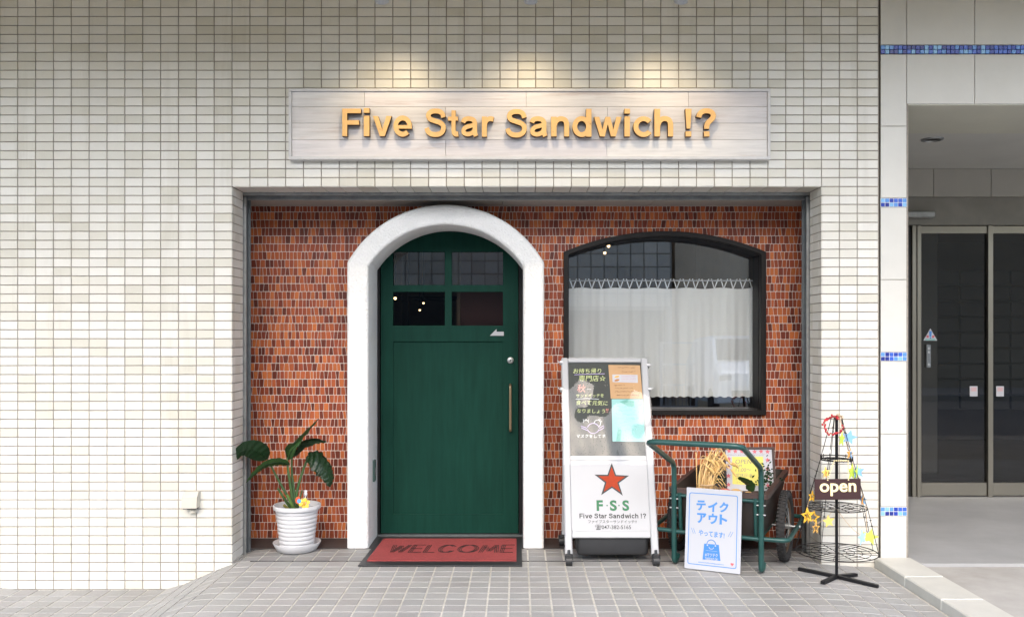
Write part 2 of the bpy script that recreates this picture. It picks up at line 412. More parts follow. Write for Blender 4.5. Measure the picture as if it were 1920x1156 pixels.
M_curtain = mat('white cafe curtain', (0.80, 0.80, 0.775), 0.9, bump=(300, 0.2, 0.002), transl=0.12)
M_glass = glass_mat('window glass', tint=(0.95, 0.96, 0.95), base_fac=0.23)
M_pane = glass_mat('door pane glass', base_fac=0.13)
M_dglass = glass_mat('entrance glass', tint=(0.50, 0.51, 0.50), base_fac=0.055)
M_film = glass_mat('clear plastic film', tint=(0.98, 0.985, 0.99), rough=0.03, bump=(5, 0.08), base_fac=0.028)
M_bulb = emit_mat('warm bulb', (1.0, 0.68, 0.34), 1.4)
M_lens = emit_mat('lamp lens', (1.0, 0.9, 0.75), 9)
M_ivory = mat('ivory plastic', (0.50, 0.47, 0.40), 0.45, var=(10, 0.08))
M_otile = mat('opposite large tile', (0.50, 0.44, 0.37), 0.5, attr=True)
M_beige = mat('beige render', (0.74, 0.58, 0.42), 0.85, var=(1.5, 0.15))
M_van = mat('white van paint', (0.90, 0.90, 0.90), 0.25, coat=0.5)
M_dark = mat('dark void', (0.01, 0.01, 0.01), 0.6)
M_carglass = mat('vehicle glass', (0.02, 0.024, 0.028), 0.05)

# ================================================================== SETTING
FY0 = -2.4
g = MB(); g.box(-60, 60, -80, 40, -0.60, -0.42); tag(g.build('ground', M_conc, angle=0), kind='structure')
g = MB(); g.box(-60, 60, -11.5, FY0 - 0.16, -0.40, -0.24); tag(g.build('road', M_asph, angle=0), kind='structure')
g = MB(); g.box(-60, 60, -14.5, -11.5, -0.40, -0.12, 0.01); tag(g.build('far_pavement', M_conc, angle=0), kind='structure')

# pavement bed (grout) and the tiles of the forecourt
xs = [-6 + 0.05*i for i in range(int(8.0/0.05) + 1)]
ys = [FY0, -1.2, 0.0, 0.30]
g = MB(); n = len(ys)
vs = [(min(x, 2.0), y, gz(x) - 0.003) for x in xs for y in ys]
fs = [(i*n+j, (i+1)*n+j, (i+1)*n+j+1, i*n+j+1) for i in range(len(xs)-1) for j in range(n-1)]
g.add(vs, fs)
g.add([(x, FY0, gz(x) - 0.003) for x in xs] + [(x, FY0, -0.42) for x in xs], [(i, len(xs)+i, len(xs)+i+1, i+1) for i in range(len(xs)-1)])
tag(g.build('pavement_bed', M_fgrout, angle=0), kind='structure')
g = MB()
x_lines = [-0.0416 + 0.1015*k for k in range(-58, 21)]
y_lines = [-0.003] + [-0.124 - 0.1*k for k in range(0, 23)]
rows = [(y_lines[i+1], y_lines[i]) for i in range(len(y_lines)-1)] + [(0.005, 0.105), (0.105, 0.205), (0.205, 0.29)]
def ftile(x0, x1, y0, y1, dark):
    gp = 0.0035; b = 0.0015
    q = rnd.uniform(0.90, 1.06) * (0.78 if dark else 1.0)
    tint = (q * rnd.uniform(0.99, 1.02), q, q * rnd.uniform(0.97, 1.0))
    X0, X1, Y0, Y1 = x0+gp, min(x1-gp, 1.99), y0+gp, y1-gp
    if X1 <= X0: return
    j = [rnd.uniform(-0.0006, 0.0006) for _ in range(4)]
    lo = [(X0, Y0), (X1, Y0), (X1, Y1), (X0, Y1)]
    up = [(X0+b, Y0+b), (X1-b, Y0+b), (X1-b, Y1-b), (X0+b, Y1-b)]
    v = [(x, y, gz(x) - 0.006) for x, y in lo] + [(x, y, gz(x) + j[k]) for k, (x, y) in enumerate(up)]
    g.add(v, [(4, 5, 6, 7), (0, 1, 5, 4), (1, 2, 6, 5), (2, 3, 7, 6), (3, 0, 4, 7)], tint)
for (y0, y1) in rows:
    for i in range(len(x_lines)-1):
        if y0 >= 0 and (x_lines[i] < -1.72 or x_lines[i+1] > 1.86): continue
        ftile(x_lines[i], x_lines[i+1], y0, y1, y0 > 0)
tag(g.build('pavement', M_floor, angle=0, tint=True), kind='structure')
g = MB(); g.box(-1.75, 1.90, 0.288, 0.72, -0.05, 0.003); tag(g.build('threshold_floor', M_sill, angle=0), kind='structure')  # near-black floor strip along the foot of the brick wall
g = MB(); g.box(-1.50, 1.46, -0.002, 0.004, -0.03, 0.0010); tag(g.build('floor_joint', M_black, angle=0), kind='structure')
# entrance floor of the neighbouring block
g = MB(); g.box(2.21, 7.5, -0.07, 2.05, -0.3, 0.004); tag(g.build('entrance_floor', mat('grey entrance stone', (0.38, 0.38, 0.375), 0.4, var=(3, 0.2), bump=(140, 0.1)), angle=0), kind='structure')
g = MB(); g.box(2.21, 7.5, FY0, -0.074, -0.3, -0.012, 0.004); tag(g.build('entrance_path', M_conc, angle=0), kind='structure')
# kerb between the two forecourts
kb = thing('stone_kerb', 'low pale stone kerb running from the white pillar towards the street', 'kerb', (2.1, -1.2, 0))
g = MB(); y = -0.005
while y > FY0 + 0.1:
    q = rnd.uniform(0.92, 1.05)
    g.box(2.003, 2.207, y-0.396, y, -0.20, 0.022, 0.006, (q, q, q*0.98)); y -= 0.40
g.build('capstone', mat('pale kerb stone', (0.50, 0.49, 0.455), 0.6, attr=True, var=(6, 0.14), bump=(120, 0.15)), kb, tint=True)

# ================================================================== SHOP BUILDING
TX, TZ = 0.1003, 0.0502
XL, XR, ZT = -1.602, -1.602 + 33*0.1003, 2.10     # opening
XE = 2.027
shop = thing('shop_building', 'cream tiled shop front with a recessed red brick wall, green door and arched window', 'building', (0, 0.3, 0))
g = MB()
g.box(-7, XL-0.004, 0.004, 0.2, -0.5, 5.2); g.box(XR+0.004, XE+0.012, 0.004, 0.2, -0.5, 5.2)
g.box(XL-0.004, XR+0.004, 0.004, 0.2, ZT+0.004, 5.2)
g.box(-7, XL-0.10, 0.2, 0.75, -0.5, 5.2); g.box(XR+0.09, XE+0.012, 0.2, 0.75, -0.5, 5.2); g.box(XL-0.10, XR+0.09, 0.2, 0.75, 2.125, 5.2)
g.build('wall_core', M_grout, shop, angle=0)
def ttint():
    r = rnd.random()
    if r < 0.18: q, w = rnd.uniform(0.86, 0.92), (1.0, 0.99, 0.93)
    elif r < 0.5: q, w = rnd.uniform(0.93, 0.98), (1.0, 0.995, 0.96)
    else: q, w = rnd.uniform(0.98, 1.05), (1.0, 1.0, 0.99)
    return tuple(q*c for c in w)
g = MB(); gp = 0.0024
for k in range(-40, 37):
    x0, x1 = XL + k*TX, XL + (k+1)*TX
    if k > 35: break
    if k == 35: x1 = XE
    for r in range(-46, 31):
        z0, z1 = ZT + r*TZ, ZT + (r+1)*TZ
        if 0 <= k < 33 and r < 0: continue
        tile(g, [(x0+gp, z0+gp), (x1-gp, z0+gp), (x1-gp, z1-gp), (x0+gp, z1-gp)], 0.006, 0.0016, ttint(), XZ(0.0045), 0.010)
# reveals
ML = frame_m((XL-0.004, 0, 0), (0, 1, 0), (0, 0, 1)); MR = frame_m((XR+0.004, 0, 0), (0, -1, 0), (0, 0, 1))
for r in range(-46, 0):
    z0, z1 = ZT + r*TZ, ZT + (r+1)*TZ
    for a0, a1 in ((0.0, 0.052), (0.052, 0.152), (0.152, 0.198)):
        tt = ttint(); 
        tile(g, [(a0+0.0012, z0+gp), (a1-0.0004, z0+gp), (a1-0.0004, z1-gp), (a0+0.0012, z1-gp)], 0.0045, 0.001, tt, ML, 0.006)
        tt = ttint()
        tile(g, [(-a1+0.0004, z0+gp), (-a0-0.0012, z0+gp), (-a0-0.0012, z1-gp), (-a1+0.0004, z1-gp)], 0.0045, 0.001, tt, MR, 0.006)
MS = frame_m((0, 0, ZT+0.004), (1, 0, 0), (0, -1, 0))
for k in range(33):
    x0, x1 = XL + k*TX, XL + (k+1)*TX
    tile(g, [(x0+gp, -0.198), (x1-gp, -0.198), (x1-gp, -0.0012), (x0+gp, -0.0012)], 0.0045, 0.001, ttint(), MS, 0.006)
g.build('tile_facing', M_tile, shop, angle=0, tint=True)
# shutter channels
g = MB()
for s, X in ((1, XL), (-1, XR)):
    def bx(a, b, y0, y1, mi): 
        x0, x1 = sorted((X + s*a, X + s*b)); g.box(x0, x1, y0, y1, -0.02, 2.078, 0.001, mi=mi)
    bx(-0.012, 0.014, 0.214, 0.222, 0); bx(-0.012, 0.004, 0.224, 0.282, 1); bx(-0.012, 0.019, 0.284, 0.294, 1)
g.box(XL-0.02, XR+0.02, 0.206, 0.216, 2.083, 2.124, 0.001, mi=0); g.box(XL-0.02, XR+0.02, 0.218, 0.275, 2.100, 2.124, mi=2)
g.box(XL-0.02, XR+0.02, 0.277, 0.290, 2.066, 2.124, 0.001, mi=0)
g.build('shutter_channel', [M_alu, M_aludark, M_black], shop)
g = MB(); xs_ = [-1.71, -1.0, -0.09, 0.82, 1.80]
for a, b in zip(xs_, xs_[1:]): g.box(a+0.0015, b-0.0015, 0.2915, 0.57, 2.071, 2.12, 0.001)
g.build('recess_ceiling', M_ceil, shop, angle=0)
g = MB(); g.box(-7, 2.03, -2.35, 0.0, 3.46, 3.8); g.box(-7, 2.03, -2.45, -2.35, 3.40, 4.1); g.box(2.035, 8.5, -2.1, 0.0, 3.64, 3.82); g.box(2.035, 8.5, -2.2, -2.1, 3.58, 4.1)
g.build('canopy', M_soffit, shop, angle=0)

# brick wall with openings
BY = 0.55
wx0, wx1, wzb, wzs, wzt = 0.295, 1.545, 0.778, 1.784, 1.908
def A(px, py, y=0.29): p = P(px, py, y); return (p.x, p.z)
ol, orr = A(650, 0)[0], A(1020, 0)[0]; zs_o = A(0, 492)[1]; zt_o = A(0, 383)[1]
il, ir = A(690.5, 0)[0], A(981, 0)[0]; zs_i = A(0, 499)[1]; zt_i = A(0, 421)[1]
win_hole = [(wx0, wzb), (wx1, wzb)] + arc_top(wx0, wx1, wzs, wzt, 20)
dx0, dx1, dzs, dzt = (ol+il)/2, (orr+ir)/2, (zs_o+zs_i)/2, (zt_o+zt_i)/2
outer = [(-1.72, -0.05), (dx0, -0.05)] + arc_top(dx0, dx1, dzs, dzt, 24)[::-1] + [(dx1, -0.05), (1.83, -0.05), (1.83, 2.12), (-1.72, 2.12)]
g = MB(); g.fill([outer, win_hole], 0.07, 0, XZ(BY + 0.074)); g.build('wall_backing', M_bgrout, shop, angle=0)
g = MB(); gb = 0.0016
cols3 = [(0.50, 0.140, 0.040), (0.40, 0.096, 0.031), (0.27, 0.056, 0.023), (0.18, 0.037, 0.019), (0.125, 0.027, 0.015)]
def arc_z(x, x0, x1, zs, zt):
    h = (x1-x0)/2; rise = zt-zs; Rr = (h*h+rise*rise)/(2*rise)
    return zt - Rr + math.sqrt(max(0, Rr*Rr - (x-(x0+x1)/2)**2))
def clip_tile(poly):
    """None inside an opening, cut back to the edge where it runs across one"""
    cx = sum(p[0] for p in poly)/len(poly); zl = min(p[1] for p in poly); zh = max(p[1] for p in poly); xl = min(p[0] for p in poly); xh = max(p[0] for p in poly)
    if xh > dx0+0.01 and xl < dx1-0.01:
        za = arc_z(max(dx0, min(dx1, cx)), dx0, dx1, dzs, dzt)
        if (zl+zh)/2 < za: return None
    if xh > wx0+0.002 and xl < wx1-0.002 and zh > wzb+0.002:
        m = 0.003
        za = arc_z(max(wx0, min(wx1, cx)), wx0, wx1, wzs, wzt)
        if zl < za:
            if zh <= za + 0.006: 
                if zl < wzb: return [(x, min(z, wzb+m)) for x, z in poly]
                if xl < wx0 - 0.006: return [(min(x, wx0+m), z) for x, z in poly]
                if xh > wx1 + 0.006: return [(max(x, wx1-m), z) for x, z in poly]
                return None
            return [(x, max(z, arc_z(max(wx0, min(wx1, x)), wx0, wx1, wzs, wzt) - m)) for x, z in poly]
    return poly
rp = 0.0495; ztop = 2.07
for r in range(42):
    z1 = ztop - (0.037 if r else 0) - rp*max(0, r-1); z0 = z1 - (rp if r else 0.037)
    x = -1.71 + rnd.uniform(-0.02, 0); sl0 = 0.0; prev = 3
    while x < 1.83:
        w = rnd.choice((0.019, 0.022, 0.024, 0.026, 0.026, 0.028, 0.031))
        sl1 = rnd.choice((0, 0, 0, 0.0007, -0.0007, 0.0014, -0.0014, 0.0024, -0.0024))
        if w + sl1 - sl0 < 0.013 or w - sl1 + sl0 < 0.013: sl1 = sl0
        if True:
            a0, a1 = x - sl0 + gb, x + sl0 + gb        # bottom-left, top-left
            b0, b1 = x + w - sl1 - gb, x + w + sl1 - gb
            zb, zt = z0 + 0.0015 + rnd.uniform(0, 0.0010), z1 - 0.0015 - rnd.uniform(0, 0.0010); c = 0.0028
            poly = [(a0+c, zb), (b0-c, zb), (b0, zb+c), (b1, zt-c), (b1-c, zt), (a1+c, zt), (a1, zt-c), (a0, zb+c)]
            poly = clip_tile(poly)
            i = rnd.choice((0, 0, 1, 1, 1, 2, 2, 2, 3, 3, 4)); q = rnd.uniform(0.85, 1.15)
            if poly: tile(g, poly, 0.003, 0.0010, tuple(q*t for t in cols3[i]), XZ(BY + 0.0042), 0.015)
        x += w; sl0 = sl1
g.build('mosaic_brick_facing', M_brick, shop, angle=0, tint=True)

# arch of white stucco
poly = [(ol, -0.05)] + [(ol, zs_o*i/6) for i in range(0, 6)] + arc_top(ol, orr, zs_o, zt_o, 40)[::-1] + [(orr, zs_o*i/6) for i in range(5, -1, -1)] + [(orr, -0.05), (ir, -0.05)] + arc_top(il, ir, zs_i, zt_i, 40) + [(il, -0.05)]
g = MB(); g.fill([poly], 0.36, 0.018, XZ(0.65), res=3); arch = g.build('door_arch', M_stucco, shop, 40)
tag(arch, 'white stucco arch around the green door')
# switch on the inside of the left jamb
g = MB(); xj = il; g.box(xj-0.004, xj+0.012, 0.45, 0.51, 0.37, 0.50, 0.003, mi=0); g.box(xj+0.013, xj+0.017, 0.468, 0.492, 0.405, 0.455, 0.002, mi=1)
g.build('switch_plate', [mat('green grey plate', (0.05, 0.09, 0.08), 0.4), M_alu], arch)

# door
DY = 0.655
def DX(px): return P(px, 0, DY).x
def DZ(py): return P(0, py, DY).z
door = None
X0, X1 = DX(714), DX(972)
panes = [(DX(737), DX(834), DZ(534), DZ(472)), (DX(847), DX(943), DZ(534), DZ(472)), (DX(737), DX(834), DZ(610), DZ(547)), (DX(847), DX(943), DZ(610), DZ(547))]
rect = lambda a, b, c, d: [(a, c), (b, c), (b, d), (a, d)]
zp0, zp1 = DZ(963), DZ(640)
g = MB()
g.fill([rect(X0, X1, 0.012, 1.93)] + [rect(*p) for p in panes] + [rect(DX(737), DX(943), zp0, zp1)], 0.012, 0.0012, XZ(DY + 0.012), res=1)
g.fill([rect(X0+0.002, X1-0.002, 0.014, 1.92)] + [rect(p[0]-0.003, p[1]+0.003, p[2]-0.003, p[3]+0.003) for p in panes], 0.03, 0, XZ(DY + 0.0425))
door = g.build('door', M_green, shop, 30); tag(door, 'dark green panelled door with four glass panes')
for p in panes:
    g = MB(); g.add([(p[0]-0.003, DY+0.021, p[2]-0.003), (p[1]+0.003, DY+0.021, p[2]-0.003), (p[1]+0.003, DY+0.021, p[3]+0.003), (p[0]-0.003, DY+0.021, p[3]+0.003)], [(0, 1, 2, 3)]); g.build('pane', M_pane, door, 0)
g = MB(); hx = DX(957); zt, zb = DZ(717), DZ(810)
g.tube(fillet([(hx, DY, zt-0.012), (hx, DY-0.045, zt-0.012), (hx, DY-0.045, zb+0.012), (hx, DY, zb+0.012)], 0.022), 0.0085, 10)
g.build('handle', mat('bronze steel', (0.42, 0.30, 0.18), 0.28, 0.9), door)
g = MB(); c = (hx, DY, DZ(675)); 
g.lathe([(0.0, 0.016), (0.010, 0.016), (0.019, 0.012), (0.021, 0.0)], 20, M=Matrix.Translation(c) @ Matrix.Rotation(R(90), 4, 'X'))
g.box(c[0]-0.0015, c[0]+0.0015, DY-0.0175, DY-0.0155, c[2]-0.006, c[2]+0.006, mi=1)
g.build('lock', [M_alu, M_black], door)
g = MB(); a = lambda px, py: (DX(px), DZ(py))
g.fill([[a(918.5, 629), a(931, 616.5), a(931, 621.5), a(944.5, 621.5), a(944.5, 629)]], 0.002, 0, XZ(DY - 0.0002)); g.build('arrow_sticker', M_white, door, 0)
g = MB(); g.box(DX(700), X0-0.004, DY-0.02, DY+0.06, 0.0, 1.95, 0.002); g.box(X1+0.004, X1+0.05, DY-0.02, DY+0.06, 0.0, 1.95, 0.002)
g.box(X0-0.02, X1+0.02, DY+0.001, DY+0.06, -0.01, 0.011, 0.001); g.box(X0-0.1, X1+0.1, DY+0.062, DY+0.10, -0.05, 0.008)
g.build('door_frame', M_black, shop)
g = MB(); g.box(X0-0.03, X1+0.03, DY-0.045, DY-0.001, -0.01, 0.0085, 0.001); g.build('door_sill', M_aludark, shop)

# window
def WX(px): return P(px, 0, BY-0.03).x
def WZ(py): return P(0, py, BY-0.03).z
o_l, o_r, o_b, o_s, o_t = WX(1057), WX(1437), WZ(778), WZ(472), WZ(433)
fw = 0.032
out_l = [(o_l, o_b), (o_r, o_b)] + arc_top(o_l, o_r, o_s, o_t, 28)
in_l = [(o_l+fw, o_b+fw), (o_r-fw, o_b+fw)] + arc_top(o_l+fw, o_r-fw, o_s-fw*0.55, o_t-fw, 28)
g = MB(); g.fill([out_l, in_l], 0.055, 0.004, XZ(BY + 0.025))
# deep lining of the opening and inner sash
out2 = [(o_l+0.012, o_b+0.012), (o_r-0.012, o_b+0.012)] + arc_top(o_l+0.012, o_r-0.012, o_s-0.005, o_t-0.012, 28)
g.fill([out2, [(o_l+fw+0.002, o_b+fw+0.002), (o_r-fw-0.002, o_b+fw+0.002)] + arc_top(o_l+fw+0.002, o_r-fw-0.002, o_s-fw*0.55, o_t-fw-0.002, 28)], 0.14, 0, XZ(BY + 0.168))
wf = g.build('window', M_darkwood, shop, 30); tag(wf, 'dark timber framed window with a shallow arched top')
g = MB(); gl = [(o_l+0.02, o_b+0.02), (o_r-0.02, o_b+0.02)] + arc_top(o_l+0.02, o_r-0.02, o_s-0.01, o_t-0.02, 28)
Mg = Matrix.Translation((0, 0, 1.3)) @ Matrix.Rotation(R(-0.8), 4, 'X') @ Matrix.Translation((0, 0, -1.3))
g.fill([gl], 0.0, 0, Matrix.Translation((0, BY + 0.118, 0)) @ Mg @ XZ(0)); g.build('pane', M_glass, wf, 0)

# interior
g = MB(); IX0, IX1, IY0, IY1, IZ1 = -1.72, 1.84, 0.76, 4.2, 2.5
v = [(x, y, z) for x in (IX0, IX1) for y in (IY0, IY1) for z in (-0.02, IZ1)]
g.add(v, [(0, 2, 3, 1), (4, 5, 7, 6), (2, 6, 7, 3), (0, 4, 6, 2), (1, 3, 7, 5)])
g.box(IX0, IX1, 0.752, 0.758, 2.0, 2.5); g.build('interior_wall', M_inner, shop, 0)
g = MB(); g.box(-0.42, 0.15, 1.35, 1.39, 0, 1.86, 0.004); g.box(-0.43, -0.405, 1.33, 1.349, 0, 1.86, mi=1); g.build('partition', [M_redin, M_inner], shop)
g = MB(); g.box(-1.6, -0.2, 3.6, 4.0, 0, 1.0, 0.01); g.box(-1.6, -0.2, 3.85, 4.1, 1.30, 1.33); g.box(-1.6, -0.2, 3.85, 4.1, 1.62, 1.65); g.box(-0.98, -0.93, 2.6, 2.65, 0, 2.5); g.build('back_counter', M_darkwood, shop, 0)
def pendant(px, py, y, label, r=0.03):
    c = P(px, py, y); t = thing('pendant_lamp', label, 'lamp', (c.x, c.y, c.z), 'bulbs glowing inside the shop')
    g = MB(); g.ball(c, r, 12); g.build('bulb', M_bulb, t)
    g = MB(); g.tube([(c.x, c.y, c.z + r*0.9), (c.x, c.y, IZ1)], 0.004, 6); g.lathe([(0.014, 0.0), (0.016, 0.03), (0.01, 0.05)], 12, (c.x, c.y, c.z + r*0.7)); g.build('cord', M_black, t)
pendant(741, 559, 2.2, 'large warm bulb at the left edge of the lower left door pane', 0.012)
pendant(794, 568, 3.0, 'small bulb seen high in the lower left door pane', 0.009)
pendant(787, 581, 3.4, 'small bulb just below another in the lower left door pane', 0.009)
pendant(1141, 461, 1.6, 'larger warm bulb behind the top of the arched window', 0.012)
pendant(1134, 474, 2.4, 'smaller bulb below its neighbour behind the top of the arched window', 0.012)

# cafe curtain
CY = BY + 0.20
cur = thing('cafe_curtain', 'white cafe curtain hung on a rod behind the arched window', 'curtain', (0.92, CY, 0.9))
cx0, cx1 = P(1066, 0, CY).x, P(1420, 0, CY).x
ztop_, zbot_ = P(0, 540, CY).z, P(0, 744, CY).z; zrod = P(0, 526, CY).z
g = MB(); NX, NZ = 220, 14
ph = [rnd.uniform(0, 6.28) for _ in range(8)]
vs = []
for i in range(NX+1):
    u = i/NX; x = cx0 + (cx1-cx0)*u
    for j in range(NZ+1):
        t = j/NZ
        a = 0.016*math.sin(u*38+ph[0]+0.6*t) + 0.014*math.sin(u*61+ph[1]-0.9*t)*(0.5+0.5*math.sin(u*7+ph[2])) + 0.004*math.sin(u*140+ph[3])
        z = ztop_ + (zbot_-ztop_)*t + (0.004*math.sin(u*150) if j == NZ else 0) + (0.004*math.sin(u*34+ph[4]) if j == 0 else 0)
        vs.append((x, CY + 0.02 + a*(0.35+0.65*t), z))
fs = [(i*(NZ+1)+j, (i+1)*(NZ+1)+j, (i+1)*(NZ+1)+j+1, i*(NZ+1)+j+1) for i in range(NX) for j in range(NZ)]
g.add(vs, fs); g.build('fabric', M_curtain, cur, 0).data.polygons.foreach_set('use_smooth', [True]*len(fs))
g = MB(); npk = 20; w = (cx1-cx0)/npk
for i in range(npk):
    xa = cx0 + w*(i+0.12); hh = rnd.uniform(0.92, 1.08)
    for (a, b) in ((xa, xa + w*0.36), (xa + w*0.72, xa + w*0.36)):
        d = 0.0034
        g.add([(a-d, CY-0.003, zrod+0.012*hh), (a+d, CY-0.003, zrod+0.012*hh), (b+d, CY+0.012, ztop_-0.004), (b-d, CY+0.012, ztop_-0.004)], [(0, 1, 2, 3)])
g.build('tape_loops', M_curtain, cur, 0)
g = MB(); g.tube([(cx0-0.02, CY, zrod), (cx1+0.02, CY, zrod)], 0.0045, 8); g.build('rod', M_white, cur)

# ================================================================== SIGN
sx0, sx1, sz0, sz1 = P(541, 0, -0.05).x, P(1445, 0, -0.05).x, P(0, 299, -0.05).z, P(0, 166, -0.05).z
sign = thing('shop_sign', 'long whitewashed plank sign with gold raised letters above the brick recess', 'sign', ((sx0+sx1)/2, -0.03, sz0))
g = MB()
rowz = [sz1-0.016, P(0, 200.3, -0.04).z, P(0, 231, -0.04).z, P(0, 262, -0.04).z, sz0+0.018]
joints = [[683.5, 986.6, 1290.8], [835.5, 1139], [], [835.5, 1138]]
for i in range(4):
    e = [sx0+0.016] + [P(j, 0, -0.04).x for j in joints[i]] + [sx1-0.016]
    for a, b in zip(e, e[1:]):
        q = rnd.uniform(0.93, 1.05)
        g.box(a+0.0007, b-0.0007, -0.041, -0.012, rowz[i+1]+0.0008, rowz[i]-0.0008, 0.0008, (q, q*rnd.uniform(0.975, 1.0), q*rnd.uniform(0.96, 1.0)))
g.build('plank_board', M_plank, sign, 20, tint=True)
g = MB()
for (a, b, c, d) in ((sx0, sx1, sz1-0.016, sz1), (sx0, sx1, sz0, sz0+0.018)):
    g.box(a, b, -0.052, 0.004, c, d, 0.002); 
for (a, b) in ((sx0, sx0+0.016), (sx1-0.016, sx1)):
    g.box(a, b, -0.0515, 0.004, sz0+0.0185, sz1-0.0165, 0.002)
g.build('frame', M_frame, sign)
ly = -0.088
def c1(x): return 530 + x/4.085
def c2(x): return 980 + x/4.0
Z = lambda py: P(0, py, ly).z
zb_, zx_, zc_, zd_ = 255.5, 216.5, 203.6, 203.0
L = [('F', c1(455), c1(600), zc_, zb_), ('i', c1(620), c1(665), 202.5, zb_), ('v', c1(690), c1(835), 217.5, zb_), ('e', c1(848), c1(990), 216.5, 256.5),
     ('S', c1(1085), c1(1250), 203.5, 257), ('t', c1(1265), c1(1347), 207, 256.5), ('a', c1(1365), c1(1498), 218, 257), ('r', c1(1525), c1(1620), 218, 256.5),
     ('S', c1(1705), c1(1870), 204.5, 258), ('a', c2(53), c2(187), 218, 257.3), ('n', c2(213), c2(350), 218, 256), ('d', c2(373), c2(517), 204, 257), ('w', c2(535), c2(743), 219, 256),
     ('i', c2(763), c2(805), 204, 256), ('c', c2(830), c2(967), 218, 257), ('h', c2(988), c2(1130), 204, 256), ('!', c2(1220), c2(1268), 204, 256), ('?', c2(1302), c2(1450), 203, 256)]
for ch, a, b, t_, b_ in L:
    xa, xb = P(a, 0, ly).x, P(b, 0, ly).x; za, zb = Z(b_), Z(t_)
    g = MB(); draw_glyph(g, ch, XZ(ly + 0.036), xa, xb, za, zb, 0.036, side=1, bevel=0.0012)
    # stand-off pin behind the letter
    g.build('letter', [M_gold, M_brown], sign, 30)

# spot lamps hung from the canopy over the sign
def spot(px, label):
    d = 4.45; x = (px-CX)*d/F; y = d - D0; z = 2.905
    t = thing('spot_lamp', label, 'lamp', (x, y, z), 'spot lamps hung over the shop sign')
    aim = Vector((0, -0.02 - y - 0.10, 2.42 - z)).normalized()
    rot = Vector((0, 0, -1)).rotation_difference(aim).to_matrix().to_4x4()
    M = Matrix.Translation((x, y, z + 0.05)) @ rot
    g = MB(); g.lathe([(0.0, 0.09), (0.028, 0.085), (0.034, 0.07), (0.036, -0.04), (0.033, -0.042), (0.030, -0.02)], 20, M=M); g.build('housing', M_white, t)
    g = MB(); g.lathe([(0.030, -0.024), (0.0, -0.026)], 20, M=M); g.build('lens', M_lens, t)
    g = MB(); g.tube([(x, y, z+0.12), (x, y, 3.47)], 0.008, 8); g.build('stem', M_white, t)
    l = bpy.data.lights.new('spot_light', 'SPOT'); l.energy = SPOT_E; l.color = (1.0, 0.78, 0.50); l.spot_size = R(86); l.spot_blend = 1.0; l.shadow_soft_size = 0.03
    o = bpy.data.objects.new('spot_light', l); col.objects.link(o); o.parent = t
    o.location = Vector((0, 0, 0.05)) + aim*0.05; o.rotation_euler = aim.to_track_quat('-Z', 'Y').to_euler()
SPOT_E = 4.0
spot(715, 'left one of the three white spot lamps above the shop sign')
spot(995, 'middle one of the three white spot lamps above the shop sign')
spot(1278, 'right one of the three white spot lamps above the shop sign')

# vent cover on the left wall
vc = thing('vent_cover', 'small ivory vent hood low on the tiled wall left of the opening', 'vent', tuple(P(362, 950, -0.03)))
c = P(362, 938, 0); g = MB(); hw, hh = 0.042, 0.056
pr = [(0.0, hh), (-0.035, hh), (-0.060, hh*0.5), (-0.066, -hh*0.55), (0.0, -hh*0.55)]
vs = [(c.x + s*hw, y, c.z + z) for s in (-1, 1) for y, z in pr]; k = len(pr)
g.add(vs, [tuple(range(k))[::-1], tuple(range(k, 2*k))] + [(i, (i+1) % k, k+(i+1) % k, k+i) for i in range(k)]); hd = g.build('hood', M_ivory, vc, 30)
g = MB(); g.box(c.x-hw+0.006, c.x+hw-0.006, -0.058, -0.003, c.z-hh*0.55-0.006, c.z-hh*0.55-0.001); g.build('grille', M_dark, vc)
g = MB(); g.tube([(c.x+0.004, -0.016, c.z-hh*0.55-0.002), (c.x+0.004, -0.016, c.z-hh*0.55-0.032)], 0.022, 14); g.build('pipe_stub', M_ivory, vc)

# ================================================================== NEIGHBOURING BLOCK
apt = thing('apartment_building', 'cream panelled block with blue mosaic bands and a glass entrance at the right', 'building', (3.5, 1.0, 0))
zj = [0.0, 0.253, 0.305, 0.713, 1.121, 1.173, 1.578, 1.984, 2.036, 2.438]
PX0, PX1 = XE + 0.012, 2.185
g = MB(); g.box(PX0-0.006, PX1+0.012, 0.004, 2.0, -0.3, 5.2); g.box(PX1+0.012, 8.5, 0.004, 0.08, 2.565, 5.2); g.box(PX1+0.012, 8.5, 0.08, 2.3, 2.60, 5.2)
g.box(6.4, 6.6, 0.08, 2.3, -0.3, 2.6); g.build('wall_core', M_grout, apt, 0)
g = MB()
def pan(x0, x1, z0, z1, tt=None):
    q = rnd.uniform(0.96, 1.03); g.box(x0+0.0015, x1-0.0015, -0.004, 0.006, z0+0.0015, z1-0.0015, 0.0012, tt or (q, q, q*0.985))
for a, b in ((-0.25, 0.253), (0.305, 0.713), (0.713, 1.121), (1.173, 1.578), (1.578, 1.984), (2.036, 2.438), (2.438, 2.841), (2.894, 3.65)): pan(PX0, PX1, a, b)
xv = [PX1, 2.567, 2.954, 3.341, 3.728, 4.115, 4.502]
for a, b in zip(xv, xv[1:]): pan(a, b, 2.562, 2.841); pan(a, b, 2.894, 3.65)
g.box(PX1+0.002, PX1+0.010, 0.006, 1.98, 0, 2.56, tint=(0.95, 0.95, 0.95))
g.build('stone_panels', M_panel, apt, 20, tint=True)
g = MB(); blues = [(0.02, 0.05, 0.32), (0.04, 0.11, 0.48), (0.10, 0.26, 0.60), (0.20, 0.42, 0.68), (0.02, 0.035, 0.22)]
